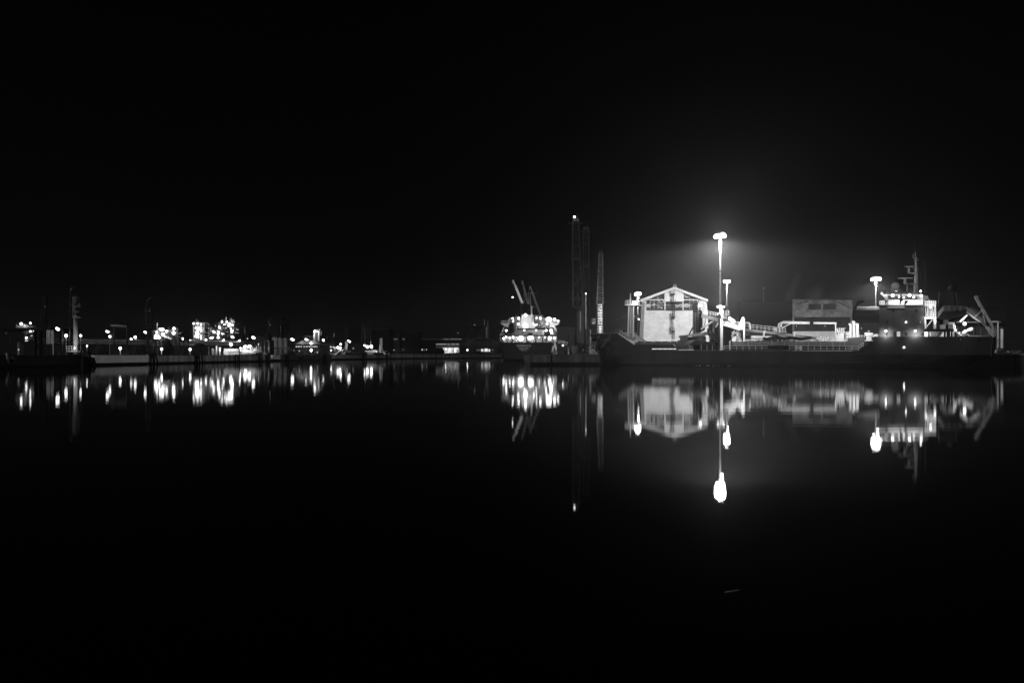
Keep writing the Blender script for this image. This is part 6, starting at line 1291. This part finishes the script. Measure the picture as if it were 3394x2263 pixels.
k = mb(); k.rect(1466, 1522, 1148, 1171, Y + 3, 3); k.build('wall', 'render_white', t)
k = mb(); k.rect(1443, 1526, 1136, 1152, Y + 2, .6); k.rect(1443, 1466, 1152, 1172, Y + 2, .6); k.build('facade', 'roof_dark', t)
for x0, x1 in ((1444, 1480), (1483.5, 1490), (1495, 1508), (1511, 1521)):
    for y, m_ in ((1139.5, 'window_glow'), (1143.8, 'window_dim'), (1149.5, 'window_dim')): mb().rect(x0, x1, y, y + 1.5, Y + 1.8, .12).build('light_bar', m_, t)
k = mb()
for x in (1481.5, 1497, 1500, 1503, 1515): k.rect(x, x + 1, 1150, 1174, Y + 1, .5)
k.build('column', 'steel_dark', t); mb().rect(1503, 1513, 1158, 1169, Y + 1.5, 1.2).build('van_body', 'ship_white', t)
lamp(t, 1477.5, 1157, Y, 2.6, 60, .8); flood(t, P(1490, 1152, Y - 2), 120, .3); flood(t, P(1508, 1152, Y - 2), 140, .3)
t = thing('dark_mound', 'black heap in front of the floodlit loading bay', 'heap', (X(1457, 560), 560, LZ)); k = mb(); k.ell(P(1457, 1172, 562), 4.4, 3, 4.8, 18, 9); k.ell(P(1450, 1172, 561), 3, 2, 2.6); k.build('heap', 'black', t)
Y = 572
t = thing('arched_hall', 'wide hall with a low pale rimmed arched roof and glowing windows', 'hall', (X(1600, Y), Y, LZ))
arc = [(1553 + 92 * i / 16, 1136 - 17 * math.sin(math.pi * i / 16)) for i in range(17)]
mb().shape([(1548, 1174), (1548, 1136)] + [(x, y) for x, y in arc] + [(1650, 1136), (1650, 1174)], Y, 30).build('wall', 'roof_dark', t)
k = mb()
for (xa, ya), (xb, yb) in zip(arc, arc[1:]): k.beam(P(xa, ya - .6, Y - .4), P(xb, yb - .6, Y - .4), 1, .32)
k.build('roof_rim', 'crane_pale', t)
k = mb(); k.rect(1530, 1655, 1134.6, 1136, Y - .8, .6); k.rect(1530, 1655, 1142, 1143, Y - .8, .6); k.build('string_course', 'crane_pale', t)
for a, b, y0, y1, m_ in ((1595, 1600.5, 1156.5, 1164.5, 'lamp_soft'), (1602, 1604.5, 1156.5, 1164.5, 'window_glow'), (1606, 1616.5, 1155, 1165, 'lamp_soft'), (1619, 1624.5, 1157, 1165, 'lamp_soft'), (1588, 1593.5, 1157.5, 1163, 'window_dim'), (1580, 1586, 1157.5, 1163, 'window_dim')): mb().rect(a, b, y0, y1, Y - .15, .2).build('window', m_, t)
lamp(t, 1549, 1160, Y - 1, 2.4, 6, .85); lamp(t, 1633, 1159, Y - 1, 1.1, 0); flood(t, P(1611, 1168, Y - 4), 20, .3)
t = thing('flat_canopy', 'dark flat canopy left of the arched hall', 'canopy', (X(1552, 590), 590, LZ)); mb().shape([(1536, 1121), (1568, 1121.5), (1562, 1127), (1548, 1134), (1536, 1123)], 590, 8).build('roof', 'steel_mid', t); mb().rect(1548, 1556, 1128, 1175, 592, 3).build('support', 'roof_dark', t)
# far refinery silhouette
def far_unit(label, x0, x1, y0, seed, Yb=640, lit=()):
    t = thing('process_unit', label, 'process plant', (X((x0 + x1) / 2, Yb), Yb, LZ)); random.seed(seed)
    zs2 = [LZ] + [Z(y, Yb) for y in range(1160, y0, -13)]
    mb().frame(X(x0, Yb), X(x1, Yb), Yb, Yb + 10, zs2, 4, 1, .45).build('steel_frame', 'steel_dark', t)
    k = mb()
    for i in range(6): x = random.uniform(x0 + 2, x1 - 2); vessel(k, x, 1170, random.uniform(y0 - 6, y0 + 30), Yb + 4, random.uniform(.6, 1.6))
    k.build('vessel', 'steel_dark', t)
    for x, y, r in lit: lamp(t, x, y, Yb - 2, r, 3)
    return t
far_unit('low dark refinery block far behind the floodlit bay', 1494, 1530, 1102, 71, lit=((1519, 1103, 1.2),))
t = far_unit('tall dim refinery tower behind the arched hall', 1548, 1612, 1078, 72, lit=((1573, 1077, 1.5),))
k = mb(); k.tube(P(1612.5, 1150, 636), P(1612.5, 1082, 636), .45); k.tube(P(1617.5, 1150, 636), P(1617.5, 1062, 636), .3); k.tube(P(1606, 1078, 636), P(1606, 1058, 636), .5); k.build('riser', 'steel_pale', t)
t = thing('thin_pole', 'faint thin pole at the low far refinery block', 'pole', (X(1502, 630), 630, LZ)); mb().tube(P(1502, 1170, 630), P(1502, 1084, 630), .15).build('pole', 'steel_mid', t)
t = thing('thin_pole', 'faint tall pole left of the square lattice building', 'pole', (X(848, 360), 360, LZ)); k = mb(); k.tube(P(848.5, 1165, 360), P(848.5, 1038, 360), .12); k.rect(842, 855, 1040.5, 1042, 360, .3); k.build('pole', 'steel_dark', t)
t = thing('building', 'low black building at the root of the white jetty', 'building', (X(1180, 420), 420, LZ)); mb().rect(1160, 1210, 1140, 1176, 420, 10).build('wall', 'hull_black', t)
for x in (1152, 1156, 1166, 1169, 1172): lamp(t, x, 1154.5, 418, 1.1, 0)
# a twig drifting near the camera
t = thing('driftwood', 'slim pale stick floating close to the camera', 'stick', (X(2420, 6.5), 6.5, 0)); mb().path([(1.98, 6.35, .004), (2.04, 6.365, .007), (2.13, 6.41, .003)], .0028, 6).build('stick', 'foam', t)
# ================================================================ turn the right-hand quay to its real bearing
# The ship and the sheds stand obliquely: each is laid out above on a plane square to the view, then set on a
# vertical plane turned by its true yaw, every point kept at its measured bearing and height angle.
def set_yaw(root, xp, Y0, Yp, deg):
    an = math.radians(deg); ax, ay, bx, by = math.cos(an), -math.sin(an), math.sin(an), math.cos(an)
    ox, oy = (xp - CX) / F * Yp, Yp
    def g(p):
        t = p.x / p.y; v = p.y - Y0; qx, qy = ox + v * bx, oy + v * by
        L = (qx - t * qy) / (t * ay - ax); Yn = qy + L * ay; k = Yn / p.y
        return Vector((qx + L * ax, Yn, CH + (p.z - CH) * k)), k
    done = {}
    def go(o, old_parent, new_parent):
        old = old_parent + o.location; new, k = g(old) if abs(old.y) > 1 else (old, 1)
        if o.type == 'MESH':
            if o.data in (SPH, SPH2): o.scale = o.scale * k
            elif abs(o.rotation_euler.x) > .1: o.scale = o.scale * k; o.rotation_euler.z -= an
            elif o.name.split('.')[0] == 'hull':
                vs = o.data.vertices
                for s0 in range(0, len(vs), 12):
                    P0 = [old + vs[s0 + j].co for j in range(12)]
                    for j in range(6):
                        q = g(P0[j])[0]; h2 = P0[11 - j].y - P0[j].y
                        vs[s0 + j].co = q - new; vs[s0 + 11 - j].co = q + Vector((bx, by, 0)) * h2 - new
            else:
                vs = o.data.vertices
                for i0, i1, ref in RANGES.get(o.data.name, [(0, len(vs), None)]):
                    P0 = [old + vs[i].co for i in range(i0, i1)]; ys = [q.y for q in P0]
                    yr = min(ys) if ref == 'front' else (sum(ys) / len(ys) if ref == 'mid' else None)
                    for i, q in zip(range(i0, i1), P0):
                        if yr is None: vs[i].co = g(q)[0] - new
                        else: vs[i].co = g(Vector((q.x, yr, q.z)))[0] + Vector((bx, by, 0)) * (q.y - yr) - new
        o.location = new - new_parent
        for c in list(o.children): go(c, old, new)
    z = Vector((0, 0, 0)); go(root, z, z)
    if root.location.z < 1: pass
def named(n, key=''): return [o for o in COL.objects if o.parent is None and o.name.split('.')[0] == n and key in o.get('label', '')][0]
set_yaw(ship, 2050, 160, 160, 30)
set_yaw(named('gable_warehouse'), 2234, YW, YW, 13.5)
set_yaw(named('shed'), 2055, 262, 262, 10)
set_yaw(named('dark_warehouse'), 2537, 275, 275, 20.5)
set_yaw(named('brick_warehouse'), 2726, YB, 250, 24.5)
set_yaw(named('vaulted_shed', 'half hidden'), 2880, 262, 246, 28)
set_yaw(named('vaulted_shed', 'ribbed'), 3250, 212, 172, 34)
for n, key in (('steel_sheet_stack', ''), ('quay_wall', 'right of the ship stern'), ('mooring_line', '')): set_yaw(named(n, key), 2050, 160, 160, 30)
